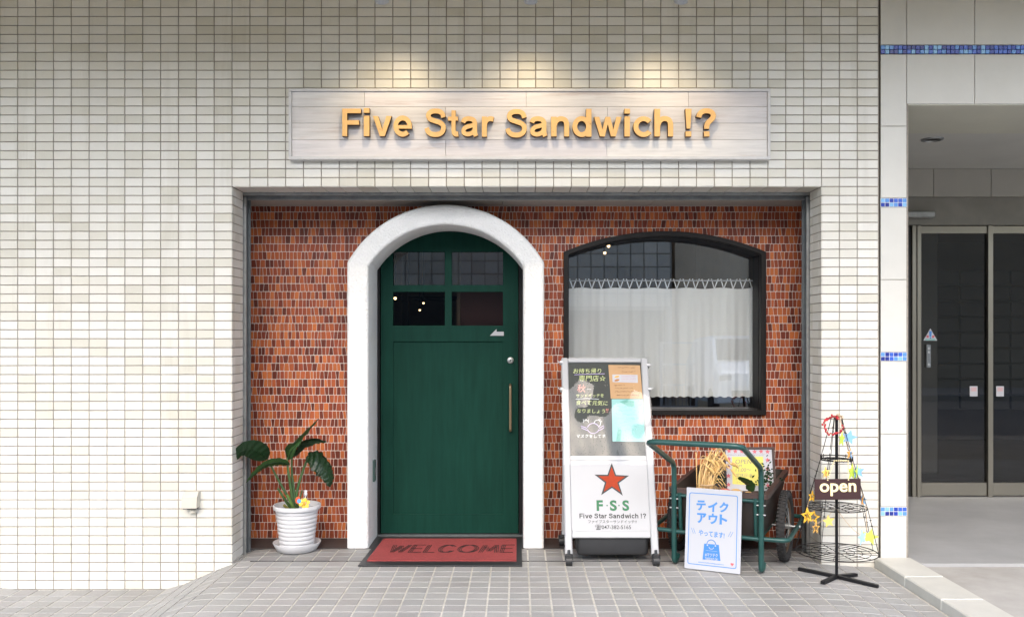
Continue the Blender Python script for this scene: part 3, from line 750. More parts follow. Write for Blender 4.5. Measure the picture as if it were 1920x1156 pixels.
def mos(x0, x1, z0, z1):
    nn = max(1, round((x1-x0)/0.0245)); w = (x1-x0)/nn
    for i in range(nn):
        for j in range(2):
            h = (z1-z0)/2
            g.box(x0+i*w+0.0014, x0+(i+1)*w-0.0014, -0.006, 0.004, z0+j*h+0.0014, z0+(j+1)*h-0.0014, 0.001, rnd.choice(blues))
for a, b in ((0.255, 0.303), (1.123, 1.171), (1.986, 2.034)):
    g = MB(); mos(PX0, PX1, a, b); g.box(PX0, PX1, -0.0035, 0.005, a-0.001, b+0.001, tint=(0.7, 0.7, 0.7)); g.build('mosaic_band', M_mosaic, apt, 0, tint=True)
g = MB(); mos(PX0, 6.2, 2.844, 2.892); g.build('mosaic_band', M_mosaic, apt, 0, tint=True)
g = MB(); g.box(PX1+0.012, 6.4, 0.005, 0.72, 2.558, 2.5985, mi=0); g.box(PX1+0.012, 6.4, 0.722, 2.0, 2.566, 2.5985, mi=1); g.build('entrance_ceiling', [mat('grey green soffit', (0.62, 0.61, 0.51), 0.7, var=(2, 0.1)), mat('grey board', (0.58, 0.575, 0.53), 0.6, var=(2, 0.1))], apt, 0)
dl = P(1748, 263, 0.92); g = MB(); g.lathe([(0.05, -0.001), (0.056, -0.010), (0.068, -0.008), (0.072, 0.0)], 24, (dl.x, 0.92, 2.566)); g.lathe([(0.05, -0.001), (0.0, -0.001)], 24, (dl.x, 0.92, 2.566), mi=1)
g.build('downlight', [M_alu, M_dark], apt)
AY = 1.97
g = MB()
for i, x in enumerate([2.2, 2.35, 2.80, 3.25, 3.70, 4.15, 4.6, 5.05, 5.5, 6.0, 6.4][:-1]):
    nx = [2.2, 2.35, 2.80, 3.25, 3.70, 4.15, 4.6, 5.05, 5.5, 6.0, 6.4][i+1]; q = rnd.uniform(0.72, 0.78)
    g.box(x+0.002, nx-0.002, AY, AY+0.06, 2.345, 2.564, 0.001, (q, q*0.97, q*0.9))
g.build('upper_panels', M_panel, apt, 0, tint=True)
g = MB(); g.box(2.2, 6.4, AY+0.01, AY+0.10, 2.125, 2.343, 0.002); tr = g.build('door_header', mat('dull bronze steel', (0.26, 0.245, 0.21), 0.45, 0.3, var=(3, 0.25)), apt)
g = MB(); g.box(2.85, 3.235, AY-0.07, AY+0.009, 2.175, 2.225, 0.008); g.build('door_sensor', M_alu, tr)
ad = None
g = MB()
for a, b in ((3.083, 3.117), (3.122, 3.156), (3.675, 3.717), (4.24, 4.28), (4.9, 4.94)): g.box(a, b, AY, AY+0.06, 0.004, 2.122, 0.003)
g.box(3.158, 3.673, AY+0.012, AY+0.05, 0.012, 0.115, 0.003); g.box(3.719, 4.238, AY+0.012, AY+0.05, 0.012, 0.115, 0.003); g.box(3.158, 4.238, AY+0.012, AY+0.05, 2.06, 2.12, 0.003); g.box(4.282, 4.898, AY+0.012, AY+0.05, 0.012, 0.115, 0.003)
ad = g.build('entrance_door', M_steel, apt); tag(ad, 'dark glass sliding doors in stainless frames')
for a, b in ((3.156, 3.675), (3.717, 4.24), (4.28, 4.9)):
    g = MB(); g.add([(a, AY+0.03, 0.1), (b, AY+0.03, 0.1), (b, AY+0.03, 2.08), (a, AY+0.03, 2.08)], [(0, 1, 2, 3)]); g.build('glass_pane', M_dglass, ad, 0)
g = MB(); g.box(2.2, 3.08, AY+0.02, AY+0.06, 0.004, 2.122); g.build('side_panel', M_dark, apt, 0)
g = MB(); q = P(1745, 628, AY+0.02); 
T = [(-0.055, -0.042), (0.055, -0.042), (0.0, 0.052)]
g.fill([T], 0.002, 0, Matrix.Translation((q.x, 0, q.z)) @ XZ(AY+0.027), mi=0)
g.fill([[(-0.007, -0.012), (0.007, -0.012), (0.010, 0.032), (-0.010, 0.032)]], 0.001, 0, Matrix.Translation((q.x, 0, q.z)) @ XZ(AY+0.0245), mi=1)
g.fill([[(0.006*math.cos(t*0.524), -0.022 + 0.006*math.sin(t*0.524)) for t in range(12)]], 0.001, 0, Matrix.Translation((q.x, 0, q.z)) @ XZ(AY+0.0245), mi=1)
for s in (-1, 1): g.fill([[(s*0.014, -0.02), (s*0.030, -0.02), (s*0.030, -0.002), (s*0.014, -0.002)]], 0.001, 0, Matrix.Translation((q.x, 0, q.z)) @ XZ(AY+0.0245), mi=2)
g.fill([[(-0.04, -0.038), (0.04, -0.038), (0.04, -0.030), (-0.04, -0.030)]], 0.001, 0, Matrix.Translation((q.x, 0, q.z)) @ XZ(AY+0.0245), mi=3)
g.build('warning_sticker', [M_paper, M_blueink, M_pink, mat('teal print', (0.1, 0.35, 0.3), 0.5)], ad, 0)
g = MB(); q = P(1740, 667, AY+0.02); g.box(q.x-0.018, q.x+0.018, AY+0.006, AY+0.027, q.z-0.09, q.z+0.09, 0.003, mi=0)
for dz in (0.06, 0.03, -0.065): g.box(q.x-0.009, q.x+0.009, AY+0.003, AY+0.0055, q.z+dz-0.008, q.z+dz+0.008, mi=1)
g.build('touch_plate', [M_aludark, M_alu], ad)
for px, w in ((1826, 0.030), (1875.5, 0.030)):
    g = MB(); q = P(px, 733, AY+0.02); g.box(q.x-w, q.x+w, AY+0.022, AY+0.0275, q.z-0.04, q.z+0.04, mi=0); g.box(q.x-w*0.7, q.x+w*0.7, AY+0.0205, AY+0.0218, q.z+0.0, q.z+0.03, mi=1); g.build('notice_sticker', [mat('grey sticker', (0.42, 0.42, 0.44), 0.5), mat('faded pink print', (0.5, 0.33, 0.33), 0.5)], ad, 0)
g = MB(); v = [(x, y, z) for x in (2.2, 6.4) for y in (AY+0.11, 6.0) for z in (-0.02, 2.4)]
g.add(v, [(0, 2, 3, 1), (4, 5, 7, 6), (2, 6, 7, 3), (0, 4, 6, 2), (1, 3, 7, 5)]); g.build('lobby_wall', M_lobby, apt, 0)
g = MB()
for i in range(7):
    for j in range(9): g.box(4.3+i*0.26, 4.3+i*0.26+0.245, 4.2, 4.26, 0.5+j*0.16, 0.5+j*0.16+0.145, 0.006)
g.build('mailbox_wall', mat('dark letter boxes', (0.03, 0.029, 0.027), 0.6), apt, 20)
g = MB(); g.box(3.62, 3.86, 3.2, 3.44, 0, 2.4, 0.01); g.build('lobby_column', mat('dim column stone', (0.14, 0.13, 0.12), 0.7), apt, 0)

# ================================================================== ACROSS THE STREET (seen only in the panes)
ob = thing('opposite_building', 'grey square tiled building across the street reflected in the panes', 'building', (-6, -20, 0))
g = MB(); g.box(-16, 4.2, -24, -18.02, -0.4, 6.6); g.build('wall_core', M_grout, ob, 0)
g = MB()
for i in range(56):
    for j in range(11):
        x0, z0 = -16 + i*0.36, 2.55 + j*0.36; q = rnd.uniform(0.85, 1.1)
        g.box(x0+0.014, x0+0.346, -18.03, -17.99, z0+0.014, z0+0.346, tint=(q, q, q))
g.build('square_tiles', M_otile, ob, 0, tint=True)
g = MB(); g.box(-15.8, 4.0, -18.05, -18.0, -0.12, 2.45); g.build('dark_shopfront', M_dark, ob, 0)
ob = thing('rendered_house', 'beige rendered house across the street reflected in the window', 'house', (11, -22, 0))
g = MB(); g.box(4.5, 19, -26, -19.2, -0.4, 6.4); g.box(4.4, 19.2, -26, -18.9, 6.4, 6.6); g.build('wall', M_beige, ob, 0)
g = MB(); g.box(6.6, 8.4, -19.25, -19.16, 2.6, 4.0, mi=0); g.box(6.68, 7.48, -19.155, -19.15, 2.68, 3.92, mi=1); g.box(7.52, 8.32, -19.155, -19.15, 2.68, 3.92, mi=1); g.build('window', [M_aludark, M_carglass], ob, 0)
van = thing('parked_van', 'white minivan parked across the street reflected in the window', 'van', (5.35, -16.0, -0.12))
def vbox(mb, secs, mi=0):
    """body lofted through cross sections (y, half-width bottom, half-width top, z0, z1)"""
    vs = []; n = 10
    for (y, wb, wt, z0, z1) in secs:
        for k in range(n):
            t = k/(n-1); 
            side = [(-wb, z0), (-wb*1.01, z0+(z1-z0)*0.35), (-wb*0.99, z0+(z1-z0)*0.6), (-wt, z1-0.06), (-wt+0.08, z1), (wt-0.08, z1), (wt, z1-0.06), (wb*0.99, z0+(z1-z0)*0.6), (wb*1.01, z0+(z1-z0)*0.35), (wb, z0)][k]
            vs.append((5.35 + side[0], y, side[1]))
    fs = [(i*n+k, i*n+(k+1) % n, (i+1)*n+(k+1) % n, (i+1)*n+k) for i in range(len(secs)-1) for k in range(n)]
    fs += [tuple(range(n)), tuple((len(secs)-1)*n + k for k in range(n))[::-1]]
    mb.add(vs, fs, mi=mi)
g = MB(); vbox(g, [(-14.0, 0.70, 0.66, 0.15, 0.55), (-14.05, 0.80, 0.76, 0.12, 0.80), (-14.4, 0.84, 0.76, 0.12, 0.98), (-14.75, 0.85, 0.70, 0.12, 1.06), (-15.35, 0.85, 0.66, 0.12, 1.62), (-15.8, 0.85, 0.66, 0.12, 1.70), (-17.6, 0.85, 0.66, 0.12, 1.68), (-17.8, 0.84, 0.64, 0.12, 1.1)])
vb = g.build('body', M_van, van, 30)
g = MB(); g.add([(5.35-0.66, -14.78, 1.09), (5.35+0.66, -14.78, 1.09), (5.35+0.58, -15.30, 1.60), (5.35-0.58, -15.30, 1.60)], [(0, 1, 2, 3)]); g.v = [(x, y+0.015, z+0.015) for x, y, z in g.v]; g.build('windscreen', M_carglass, van, 0)
for s in (-1, 1):
    g = MB(); g.box(5.35+s*0.62-0.14, 5.35+s*0.62+0.14, -14.12, -14.02, 0.62, 0.76, 0.02); g.build('headlight', M_alu, van)
    for yy in (-14.6, -17.1):
        g = MB(); g.tube([(5.35+s*0.70, yy, 0.16), (5.35+s*0.86, yy, 0.16)], 0.29, 24); g.build('wheel', M_rubber, van)
g = MB(); g.box(5.35-0.5, 5.35+0.5, -14.03, -13.985, 0.28, 0.42, 0.01); g.build('grille', M_black, van)
gt = thing('metal_gate', 'white barred metal gate across the street reflected beside the van', 'gate', (3.95, -15.5, -0.12))
g = MB()
for x in (3.5, 4.35): g.box(x-0.03, x+0.03, -15.53, -15.47, -0.12, 1.55)
for z in (-0.02, 0.5, 1.0, 1.52): g.box(3.53, 4.32, -15.515, -15.485, z-0.02, z+0.02)
for i in range(7): g.box(3.6+i*0.1, 3.615+i*0.1, -15.508, -15.492, 0.0, 0.48)
g.build('bars', M_white, gt, 0)

# ================================================================== DOOR MAT
mz = 0.006
mat_thing = thing('door_mat', 'red welcome mat with a black rubber border in front of the green door', 'door mat', (-0.43, 0.05, 0))
def G(px, py, z=0.0):
    d = F*(EYE - z)/(py - VY); return ((px-CX)*d/F, d - D0)
q = [G(671, 1062), G(979, 1062), G(976, 1010), G(712, 1010)]
xa, xb = (q[0][0]+q[3][0])/2, q[1][0]; ya, yb = q[0][1], q[2][1]
MQ = [(q[0][0], ya), (xb, ya), (xb, yb), (q[3][0], yb)]
g = MB(); g.fill([MQ], 0.007, 0.002, Matrix.Translation((0, 0, 0.0025))); g.build('rubber_border', M_blackpl, mat_thing)
def lerp2(u, v): 
    a = Vector(MQ[0])*(1-u) + Vector(MQ[1])*u; b = Vector(MQ[3])*(1-u) + Vector(MQ[2])*u; r = a*(1-v) + b*v; return (r.x, r.y)
inn = [lerp2(0.035, 0.13), lerp2(0.965, 0.13), lerp2(0.965, 0.94), lerp2(0.035, 0.94)]
g = MB(); g.fill([inn], 0.006, 0.0015, Matrix.Translation((0, 0, 0.0085))); g.build('carpet', M_mat, mat_thing)
g = MB()
GL = {'W': [[(0, 1), (.22, 0), (.5, .9), (.72, 0), (1, 1)]], 'E': [[(1, 1), (0, 1), (0, 0), (1, 0)], [(0, .52), (.85, .52)]], 'L': [[(0, 1), (0, 0), (1, 0)]],
      'C': [[(.5+.5*math.cos(t), .5+.5*math.sin(t)) for t in [0.6+k*5.08/14 for k in range(15)]]], 'O': [[(.5+.5*math.cos(t), .5+.5*math.sin(t)) for t in [k*6.283/20 for k in range(21)]]],
      'M': [[(0, 0), (.12, 1), (.5, .15), (.88, 1), (1, 0)]]}
u0 = 0.125
for ch, w in zip('WELCOME', (.125, .085, .075, .115, .135, .125, .085)):
    for dx in (0, 0.011, 0.022):
        for st in GL[ch]:
            pts = []
            for (a, b) in st:
                xx, yy = lerp2(u0 + a*(w-0.022) + dx + 0.012*b, 0.40 + 0.27*b); pts.append((xx, yy, 0.0148))
            pts2 = [pts[0]]
            for p_, q_ in zip(pts, pts[1:]):
                for k in range(1, 4): pts2.append(tuple(Vector(p_).lerp(Vector(q_), k/3)))
            g.tube(pts2, 0.0026, 4)
    u0 += w + 0.012
g.build('welcome_lettering', M_matink, mat_thing, 0)

# ================================================================== POTTED PLANT
PC = (-1.300, 0.255)
sc_ = thing('plant_saucer', 'round white plastic saucer under the ribbed plant pot', 'saucer', (PC[0], PC[1], 0))
g = MB(); g.lathe([(0.0, 0.006), (0.105, 0.006), (0.108, 0.002), (0.114, 0.004), (0.139, 0.048), (0.1385, 0.0515), (0.135, 0.051), (0.110, 0.012), (0.0, 0.011)], 48, (PC[0], PC[1], 0.001)); g.build('dish', M_plastic, sc_, 50)
pl = thing('potted_plant', 'white ribbed pot with a broad leaved green plant left of the door', 'plant', (PC[0], PC[1], 0.012))
prof = [(0.0, 0.0), (0.094, 0.0), (0.098, 0.004)]
for i in range(9):
    z = 0.012 + i*0.0245; r = 0.0975 + 0.0285*(z/0.25); prof += [(r-0.0015, z), (r+0.0018, z+0.008), (r+0.0018, z+0.016), (r-0.001, z+0.022)]
prof += [(0.128, 0.232), (0.136, 0.234), (0.1375, 0.240), (0.1375, 0.256), (0.135, 0.259), (0.129, 0.258), (0.126, 0.24), (0.118, 0.20)]
g = MB(); g.lathe(prof, 56, (PC[0], PC[1], 0.0125)); g.build('pot', M_plastic, pl, 60)
g = MB(); g.lathe([(0.119, 0.215), (0.06, 0.222), (0.0, 0.226)], 24, (PC[0], PC[1], 0.0125)); g.build('soil', M_soil, pl, 60)
def pc(X, Y, y): return P(420 + X/2.92, 760 + Y/2.92, y)
def leaf(spine, hw, cross, tint, fold=0.25, tipk=1.0, ragged=0.0, wav=0.003):
    sp = spline(spine, 7); n = len(sp); g = MB(); vs = []; m = 8
    cross = Vector(cross).normalized()
    for i, p in enumerate(sp):
        t = i/(n-1); tg = (sp[min(i+1, n-1)] - sp[max(i-1, 0)]).normalized()
        c = (cross - tg*cross.dot(tg)).normalized(); nr = tg.cross(c)
        w = hw * (math.sin(math.pi*min(1, t**0.75*0.97+0.03))**0.7) * (1 if t < 0.85 else 1)
        for k in range(m+1):
            a = k/m*2 - 1; rg = 1 - ragged*rnd.random()*(abs(a) > 0.9)
            vs.append(p + c*(a*w*rg) + nr*(abs(a)*w*fold + wav*math.sin(i*1.7+k)))
    fs = [(i*(m+1)+k, (i+1)*(m+1)+k, (i+1)*(m+1)+k+1, i*(m+1)+k+1) for i in range(n-1) for k in range(m)]
    tints = []
    g.add(vs, fs, tint)
    mr = MB(); mr.tube([Vector(p) for p in sp[:-2]], [0.0035*(1-0.8*i/n) for i in range(n-2)], 5, tint=tuple(min(1.0, t*1.5) for t in tint))
    g.v += [] 
    o = len(g.v); g.v += mr.v; g.f += [tuple(i+o for i in f) for f in mr.f]; g.t += mr.t; g.m += mr.m
    return g.build('leaf', M_leaf, pl, 0, tint=True)
def sm(o): o.data.polygons.foreach_set('use_smooth', [True]*len(o.data.polygons))
sm(leaf([pc(238, 292, .20), pc(205, 262, .16), pc(150, 240, .11), pc(95, 250, .08), pc(46, 312, .07)], 0.058, (0.15, -0.35, 1), (0.85, 0.95, 0.9), 0.2))
sm(leaf([pc(345, 285, .26), pc(370, 220, .24), pc(435, 150, .26), pc(518, 72, .32)], 0.050, (0.8, -0.5, 0.55), (1.05, 1.05, 0.9), 0.3))
sm(leaf([pc(378, 278, .28), pc(430, 210, .28), pc(500, 188, .27), pc(562, 198, .26)], 0.037, (0.1, -0.7, 0.8), (0.7, 0.8, 0.75), 0.35, ragged=0.25))
sm(leaf([pc(358, 322, .22), pc(300, 310, .17), pc(230, 325, .12), pc(170, 370, .08), pc(122, 420, .06)], 0.028, (0.1, -0.55, 0.8), (2.0, 1.9, 1.3), 0.25))
sm(leaf([pc(458, 272, .28), pc(510, 300, .24), pc(555, 350, .21), pc(575, 400, .20), pc(578, 445, .20)], 0.070, (0.9, -0.3, 0.35), (0.75, 0.85, 0.85), 0.25, ragged=0.5, wav=0.006))
sm(leaf([pc(352, 295, .20), pc(375, 240, .17), pc(432, 182, .16)], 0.020, (0.8, -0.5, 0.3), (2.4, 2.2, 1.6), 0.3))
def stem(pts, r0, r1, tint):
    g = MB(); sp = spline(pts, 6); n = len(sp); g.tube(sp, [r0 + (r1-r0)*i/(n-1) for i in range(n)], 8, tint=tint); return g.build('stem', M_stem, pl, 60, tint=True)
stem([pc(385, 568, .25), pc(350, 500, .24), pc(305, 420, .23), pc(262, 338, .21), pc(238, 294, .20)], 0.010, 0.0045, (0.7, 0.9, 0.8))
stem([pc(380, 568, .25), pc(370, 480, .25), pc(355, 380, .24), pc(348, 325, .24), pc(346, 285, .26)], 0.011, 0.0055, (1, 1.1, 1))
stem([pc(392, 568, .26), pc(380, 450, .27), pc(371, 350, .28), pc(372, 280, .28)], 0.010, 0.005, (0.8, 1.0, 0.9))
stem([pc(392, 560, .26), pc(400, 470, .27), pc(430, 360, .28), pc(462, 285, .28), pc(490, 275, .27)], 0.010, 0.0045, (0.8, 1.0, 0.8))
stem([pc(372, 568, .22), pc(352, 540, .21), pc(322, 495, .20), pc(295, 452, .19)], 0.010, 0.006, (0.6, 0.8, 0.5))
stem([pc(385, 568, .20), pc(372, 540, .19), pc(345, 488, .18)], 0.012, 0.009, (1.6, 1.5, 0.9))
stem([pc(400, 568, .24), pc(412, 520, .24), pc(428, 462, .25)], 0.009, 0.004, (0.7, 0.8, 0.6))
stem([pc(352, 568, .20), pc(340, 555, .19), pc(328, 543, .18)], 0.010, 0.008, (4.0, 1.8, 1.2))
# flower ornament stuck in the soil
oc = pc(440, 535, 0.155)
orn = thing('flower_pick', 'yellow flower ornament with a red and blue wing stuck in the white pot', 'ornament', tuple(oc))
g = MB()
for k in range(6):
    a = k*math.pi/3 + 0.3
    g.ball((oc.x + 0.021*math.cos(a), oc.y + 0.004*math.sin(3*a), oc.z + 0.021*math.sin(a)), 0.012, 10, sc=(1, 0.35, 1), tint=(0.85, 0.60, 0.08))
g.ball((oc.x, oc.y-0.006, oc.z), 0.009, 10, tint=(0.75, 0.38, 0.04)); g.build('petals', M_fstar, orn, 60, tint=True)
wc = pc(409, 517, 0.16); g = MB(); g.fill([[(0.020*math.cos(t)*(1 if math.cos(t) < 0 else .5), 0.022*math.sin(t)) for t in [k*6.283/18 for k in range(18)]]], 0.003, 0.001, Matrix.Translation((wc.x, 0, wc.z)) @ XZ(wc.y), tint=(0.62, 0.09, 0.03))
g.fill([[(0.004+0.012*math.cos(t), -0.004+0.014*math.sin(t)) for t in [k*6.283/14 for k in range(14)]]], 0.003, 0.001, Matrix.Translation((wc.x, 0, wc.z)) @ XZ(wc.y-0.004), tint=(0.10, 0.30, 0.62)); g.build('wing', M_fstar, orn, 60, tint=True)
g = MB(); w2 = pc(447, 482, 0.17); g.ball(w2, 0.013, 10, sc=(0.8, 0.4, 1.2)); g.ball((w2.x, w2.y, w2.z+0.016), 0.008, 10, sc=(1.3, 0.5, .8)); g.tube([oc, w2], 0.003, 6); g.build('white_bird', M_plastic, orn, 60)
g = MB(); g.tube([oc, (oc.x - 0.01, oc.y+0.03, 0.225)], 0.0025, 6); g.build('pick', M_twine, orn)

# ================================================================== A-BOARD STAND
ang = R(22.2); cS, sS = math.cos(ang), math.sin(ang)
B0 = Vector((0.5235, 4.945 - D0, 0.0))
MBd = frame_m(B0, (1, 0, 0), (0, sS, cS))     # local x across, y up the board, z out to the viewer
def V(py): return (EYE*F - (py-VY)*(B0.y + D0)) / ((py-VY)*sS + F*cS)
def U(px, py):
    d = B0.y + D0 + V(py)*sS; return (px-CX)*d/F - B0.x
def b5(X, Y): px, py = 1030 + X/2.686, 650 + Y/2.686; return U(px, py), V(py)
st = thing('sign_stand', 'white standing menu board with a chalkboard above and a red star panel below', 'sign stand', (B0.x, B0.y + 0.2, 0))
W2 = 0.2595; sw = 0.041
vT, vC1, vC0, vM0, vP0, vB0, vL = V(670.5), V(679), V(854), V(863), V(994.4), V(1007.4), V(1043)
g = MB()
def lb(x0, x1, y0, y1, z0, z1, b=0.003, mi=0): g.box(x0, x1, y0, y1, z0, z1, b, mi=mi, M=MBd)
lb(-W2, -W2+sw, vL, vT, -0.022, 0.006, 0.006); lb(W2-sw, W2, vL, vT, -0.022, 0.006, 0.006)
lb(-W2+sw+0.0005, W2-sw-0.0005, vC1, vT-0.001, -0.021, 0.004); lb(-W2+sw+0.0005, W2-sw-0.0005, vM0, vC0, -0.021, 0.004); lb(-W2+sw+0.0005, W2-sw-0.0005, vB0, vP0, -0.021, 0.004)
g.build('frame', M_white, st)
g = MB(); lb(-W2+sw, W2-sw, vC0, vC1, -0.016, -0.006, 0); chalk = g.build('chalkboard', M_chalkb, st, 0)
g = MB(); lb(-W2+sw, W2-sw, vP0, vM0, -0.016, -0.003, 0); lp = g.build('lower_panel', M_white, st, 0)
def on(X, Y, z): 
    u, v = b5(X, Y); return MBd @ Matrix.Translation((u, v, z))
def wid(X0, X1, Y): return b5(X1, Y)[0] - b5(X0, Y)[0]
u, v = b5(315, 672); g = MB()
g.fill([star_pts(0.104, 0.40, 0.03)], 0.0012, 0, MBd @ Matrix.Translation((u, v, -0.0028)), mi=0); g.fill([star_pts(0.080, 0.40, 0.02)], 0.001, 0, MBd @ Matrix.Translation((u, v, -0.0014)), mi=1)
g.build('star_emblem', [M_ink, M_redstar], lp, 0)
g = MB()
for ch, a, b in (('F', 238, 270), ('S', 305, 340), ('S', 368, 402)):
    u0_, v0_ = b5((a+b)/2, 797); g.text(ch, MBd @ Matrix.Translation((u0_, v0_, -0.0028)), box=(wid(a, b, 797), 0.060), bold=0.035)
for X in (291, 351): u0_, v0_ = b5(X, 797); g.fill([[(0.004*math.cos(t), 0.004*math.sin(t)) for t in [k*0.628 for k in range(10)]]], 0.001, 0, MBd @ Matrix.Translation((u0_, v0_, -0.0028)))
g.build('initials', M_greenink, lp, 0)
g = MB(); draw_line(g, 'Five Star Sandwich !?', on(320, 849, -0.0028), wid(152, 490, 848), 0.001)
g.text('ファイブスターサンドイッチ!?', on(318, 878, -0.0028), width=wid(196, 441, 878), bold=0.004)
g.text('☎047-382-5165', on(321, 906, -0.0028), width=wid(231, 412, 906), bold=0.004); g.build('shop_lettering', M_ink, lp, 0)
# chalk writing (pixel frame of the enlarged chalkboard view: 6.083 px per photo px)
def cb(X, Y): px, py = 1050 + X/6.083, 670 + Y/6.083; return U(px, py), V(py)
def chalk_text(body, X0, X1, Y, m, rot=0.0, bold=-0.006, hk=1.0):
    g = MB(); ua, va = cb(X0, Y); ub, _ = cb(X1, Y)
    g.text(body, MBd @ Matrix.Translation(((ua+ub)/2, va, -0.0058)) @ Matrix.Rotation(R(rot), 4, 'Z'), width=ub-ua, depth=0.001, shear=0.12, bold=bold); g.build('chalk_writing', m, chalk, 0)
chalk_text('お持ち帰り', 152, 470, 148, M_chalky); chalk_text('専門店☆', 215, 522, 232, M_chalky)
chalk_text('秋', 196, 292, 346, M_chalkr); chalk_text('サンドイッチを', 185, 500, 430, M_chalky, 1); chalk_text('食べて元気に', 185, 545, 512, M_chalky, -1); chalk_text('なりましょう', 195, 512, 605, M_chalky, -1)
chalk_text('!!', 522, 552, 600, M_chalkr); chalk_text('マスクをしてネ', 190, 520, 890, M_chalkw)
def strokes(name, m, lines, parent, cvt, z, r=0.0016, Mx=None):  # one drawn mark
    g = MB()
    for ln in lines: g.tube([(*cvt(*p), z) for p in ln], r, 4, M=Mx or MBd)
    return g.build(name, m, parent, 0)
strokes('chalk_underline', M_chalkv, [[(165, 192), (330, 184), (510, 180)]], chalk, cb, -0.0055)
arc = lambda cx, cy, r, a0, a1, n=10: [(cx + r*math.cos(R(a0 + (a1-a0)*k/n)), cy - r*math.sin(R(a0 + (a1-a0)*k/n))) for k in range(n+1)]
strokes('chalk_underline', M_chalkw, [[(180, 470), (300, 462), (445, 470)], [(310, 356), (318, 356)], [(328, 357), (336, 357)], [(346, 358), (354, 358)]], chalk, cb, -0.0055)
strokes('chalk_drawing', M_chalkw, [arc(297, 745, 34, 10, 170), [(275, 712), (262, 700)], [(297, 705), (297, 692)], [(318, 712), (330, 700)]], chalk, cb, -0.0055)
strokes('chalk_drawing', M_chalkw, [arc(428, 745, 38, -60, 180), [(450, 715), (465, 700)], [(462, 730), (480, 720)], [(440, 708), (448, 692)]], chalk, cb, -0.0055)
strokes('chalk_drawing', M_chalkv, [arc(380, 815, 70, 20, 160), arc(380, 790, 70, 200, 340), [(310, 800), (240, 775), (250, 800), (312, 825)], [(450, 800), (500, 770), (500, 800), (450, 825)]], chalk, cb, -0.0055)
# sheets taped to the chalkboard
def sheet(name, corners, m, label, z=-0.0052, th=0.0012):
    pts = [cb(*c) for c in corners]; cxy = (sum(p[0] for p in pts)/4, sum(p[1] for p in pts)/4); w = MBd @ Vector((*cxy, z))
    t = thing(name, label, 'notice', tuple(w)); g = MB(); g.fill([pts], th, 0, MBd @ Matrix.Translation((0, 0, z))); g.build('paper', m, t, 0); return t
sh = sheet('menu_sheet', [(580, 465), (945, 465), (912, 85), (552, 80)], M_orange, 'orange paper notice taped to the upper right of the chalkboard')
g = MB(); g.fill([[cb(600, 275), cb(890, 285), cb(885, 195), cb(597, 190)]], 0.0008, 0, MBd @ Matrix.Translation((0, 0, -0.0038))); lab = g.build('white_label', M_paper, sh, 0)
g = MB()
for (X, Y, w_, t_) in ((650, 215, 34, (0.70, 0.40, 0.12)), (650, 255, 32, (0.40, 0.18, 0.06))):
    uu, vv = cb(X, Y); g.ball((uu, vv, -0.003), 0.016, 10, sc=(1, 0.45, 0.05), M=MBd @ Matrix.Translation((uu, vv, 0)) @ Matrix.Rotation(R(15), 4, 'Z') @ Matrix.Translation((-uu, -vv, 0)), tint=t_)
g.build('food_picture', M_fstar, sh, 0, tint=True)
def scribble(X0, X1, Y, amp=9, step=9):
    out = []; x = X0
    while x < X1:
        k = rnd.randint(3, 5); ln = []
        for i in range(k): ln.append((x + rnd.uniform(-3, step*1.6), Y + rnd.uniform(-amp, amp)))
        out.append(ln); x += step*1.9
    return out
ln = []
for a in ((665, 850, 112), (710, 860, 160), (625, 740, 312), (630, 835, 345), (632, 905, 384), (645, 885, 425)): ln += scribble(*a)
strokes('handwriting', M_brown, ln, sh, cb, -0.0036, 0.0008)
strokes('ruled_lines', M_pink, [[(700, 205+i*18), (868, 208+i*18)] for i in range(4)], sh, cb, -0.0028, 0.0006)
sh = sheet('menu_sheet', [(600, 952), (972, 955), (950, 470), (590, 470)], M_teal, 'pale teal paper notice taped below the orange one on the chalkboard')
ln = []
for a in ((640, 890, 555), (640, 885, 600), (645, 880, 645), (640, 910, 690), (650, 800, 730), (645, 890, 775), (645, 880, 815), (650, 840, 850)): ln += scribble(*a)
strokes('handwriting', mat('faded print', (0.24, 0.55, 0.52), 0.6), ln, sh, cb, -0.0036, 0.0009)
M_sea = mat('sea green print', (0.10, 0.34, 0.28), 0.5, var=(30, 0.2))
for lp_ in ([cb(640, 950), cb(690, 950), cb(705, 830), cb(668, 795), cb(650, 870)], [cb(680, 500), cb(760, 475), cb(845, 490), cb(850, 560), cb(770, 545)]):
    g = MB(); g.fill([lp_], 0.0006, 0, MBd @ Matrix.Translation((0, 0, -0.0038))); g.build('green_print', M_sea, sh, 0)
# clear plastic cover hanging over the board
g = MB(); nx, ny = 30, 40; vs = []
for i in range(nx+1):
    for j in range(ny+1):
        u = i/nx*2-1; t = j/ny
        v = vT + 0.002 - t*(vT - vM0 + 0.03); pinch = 1.0
        fl = 0.010 + 0.010*t + (0.0045*math.sin(u*5+t*3) + 0.0022*math.sin(u*11-t*7+1) + 0.002*math.sin(t*15+u*3))*min(1, t*1.6)
        fl += 0.012*math.exp(-((u-0.05)*3)**2)*max(0, t-0.4)
        vs.append((u*(W2+0.004), v, max(0.0075, fl)))
g.add(vs, [(i*(ny+1)+j, i*(ny+1)+j+1, (i+1)*(ny+1)+j+1, (i+1)*(ny+1)+j) for i in range(nx) for j in range(ny)], M=MBd)
o = g.build('plastic_cover', M_film, st, 0); sm(o)
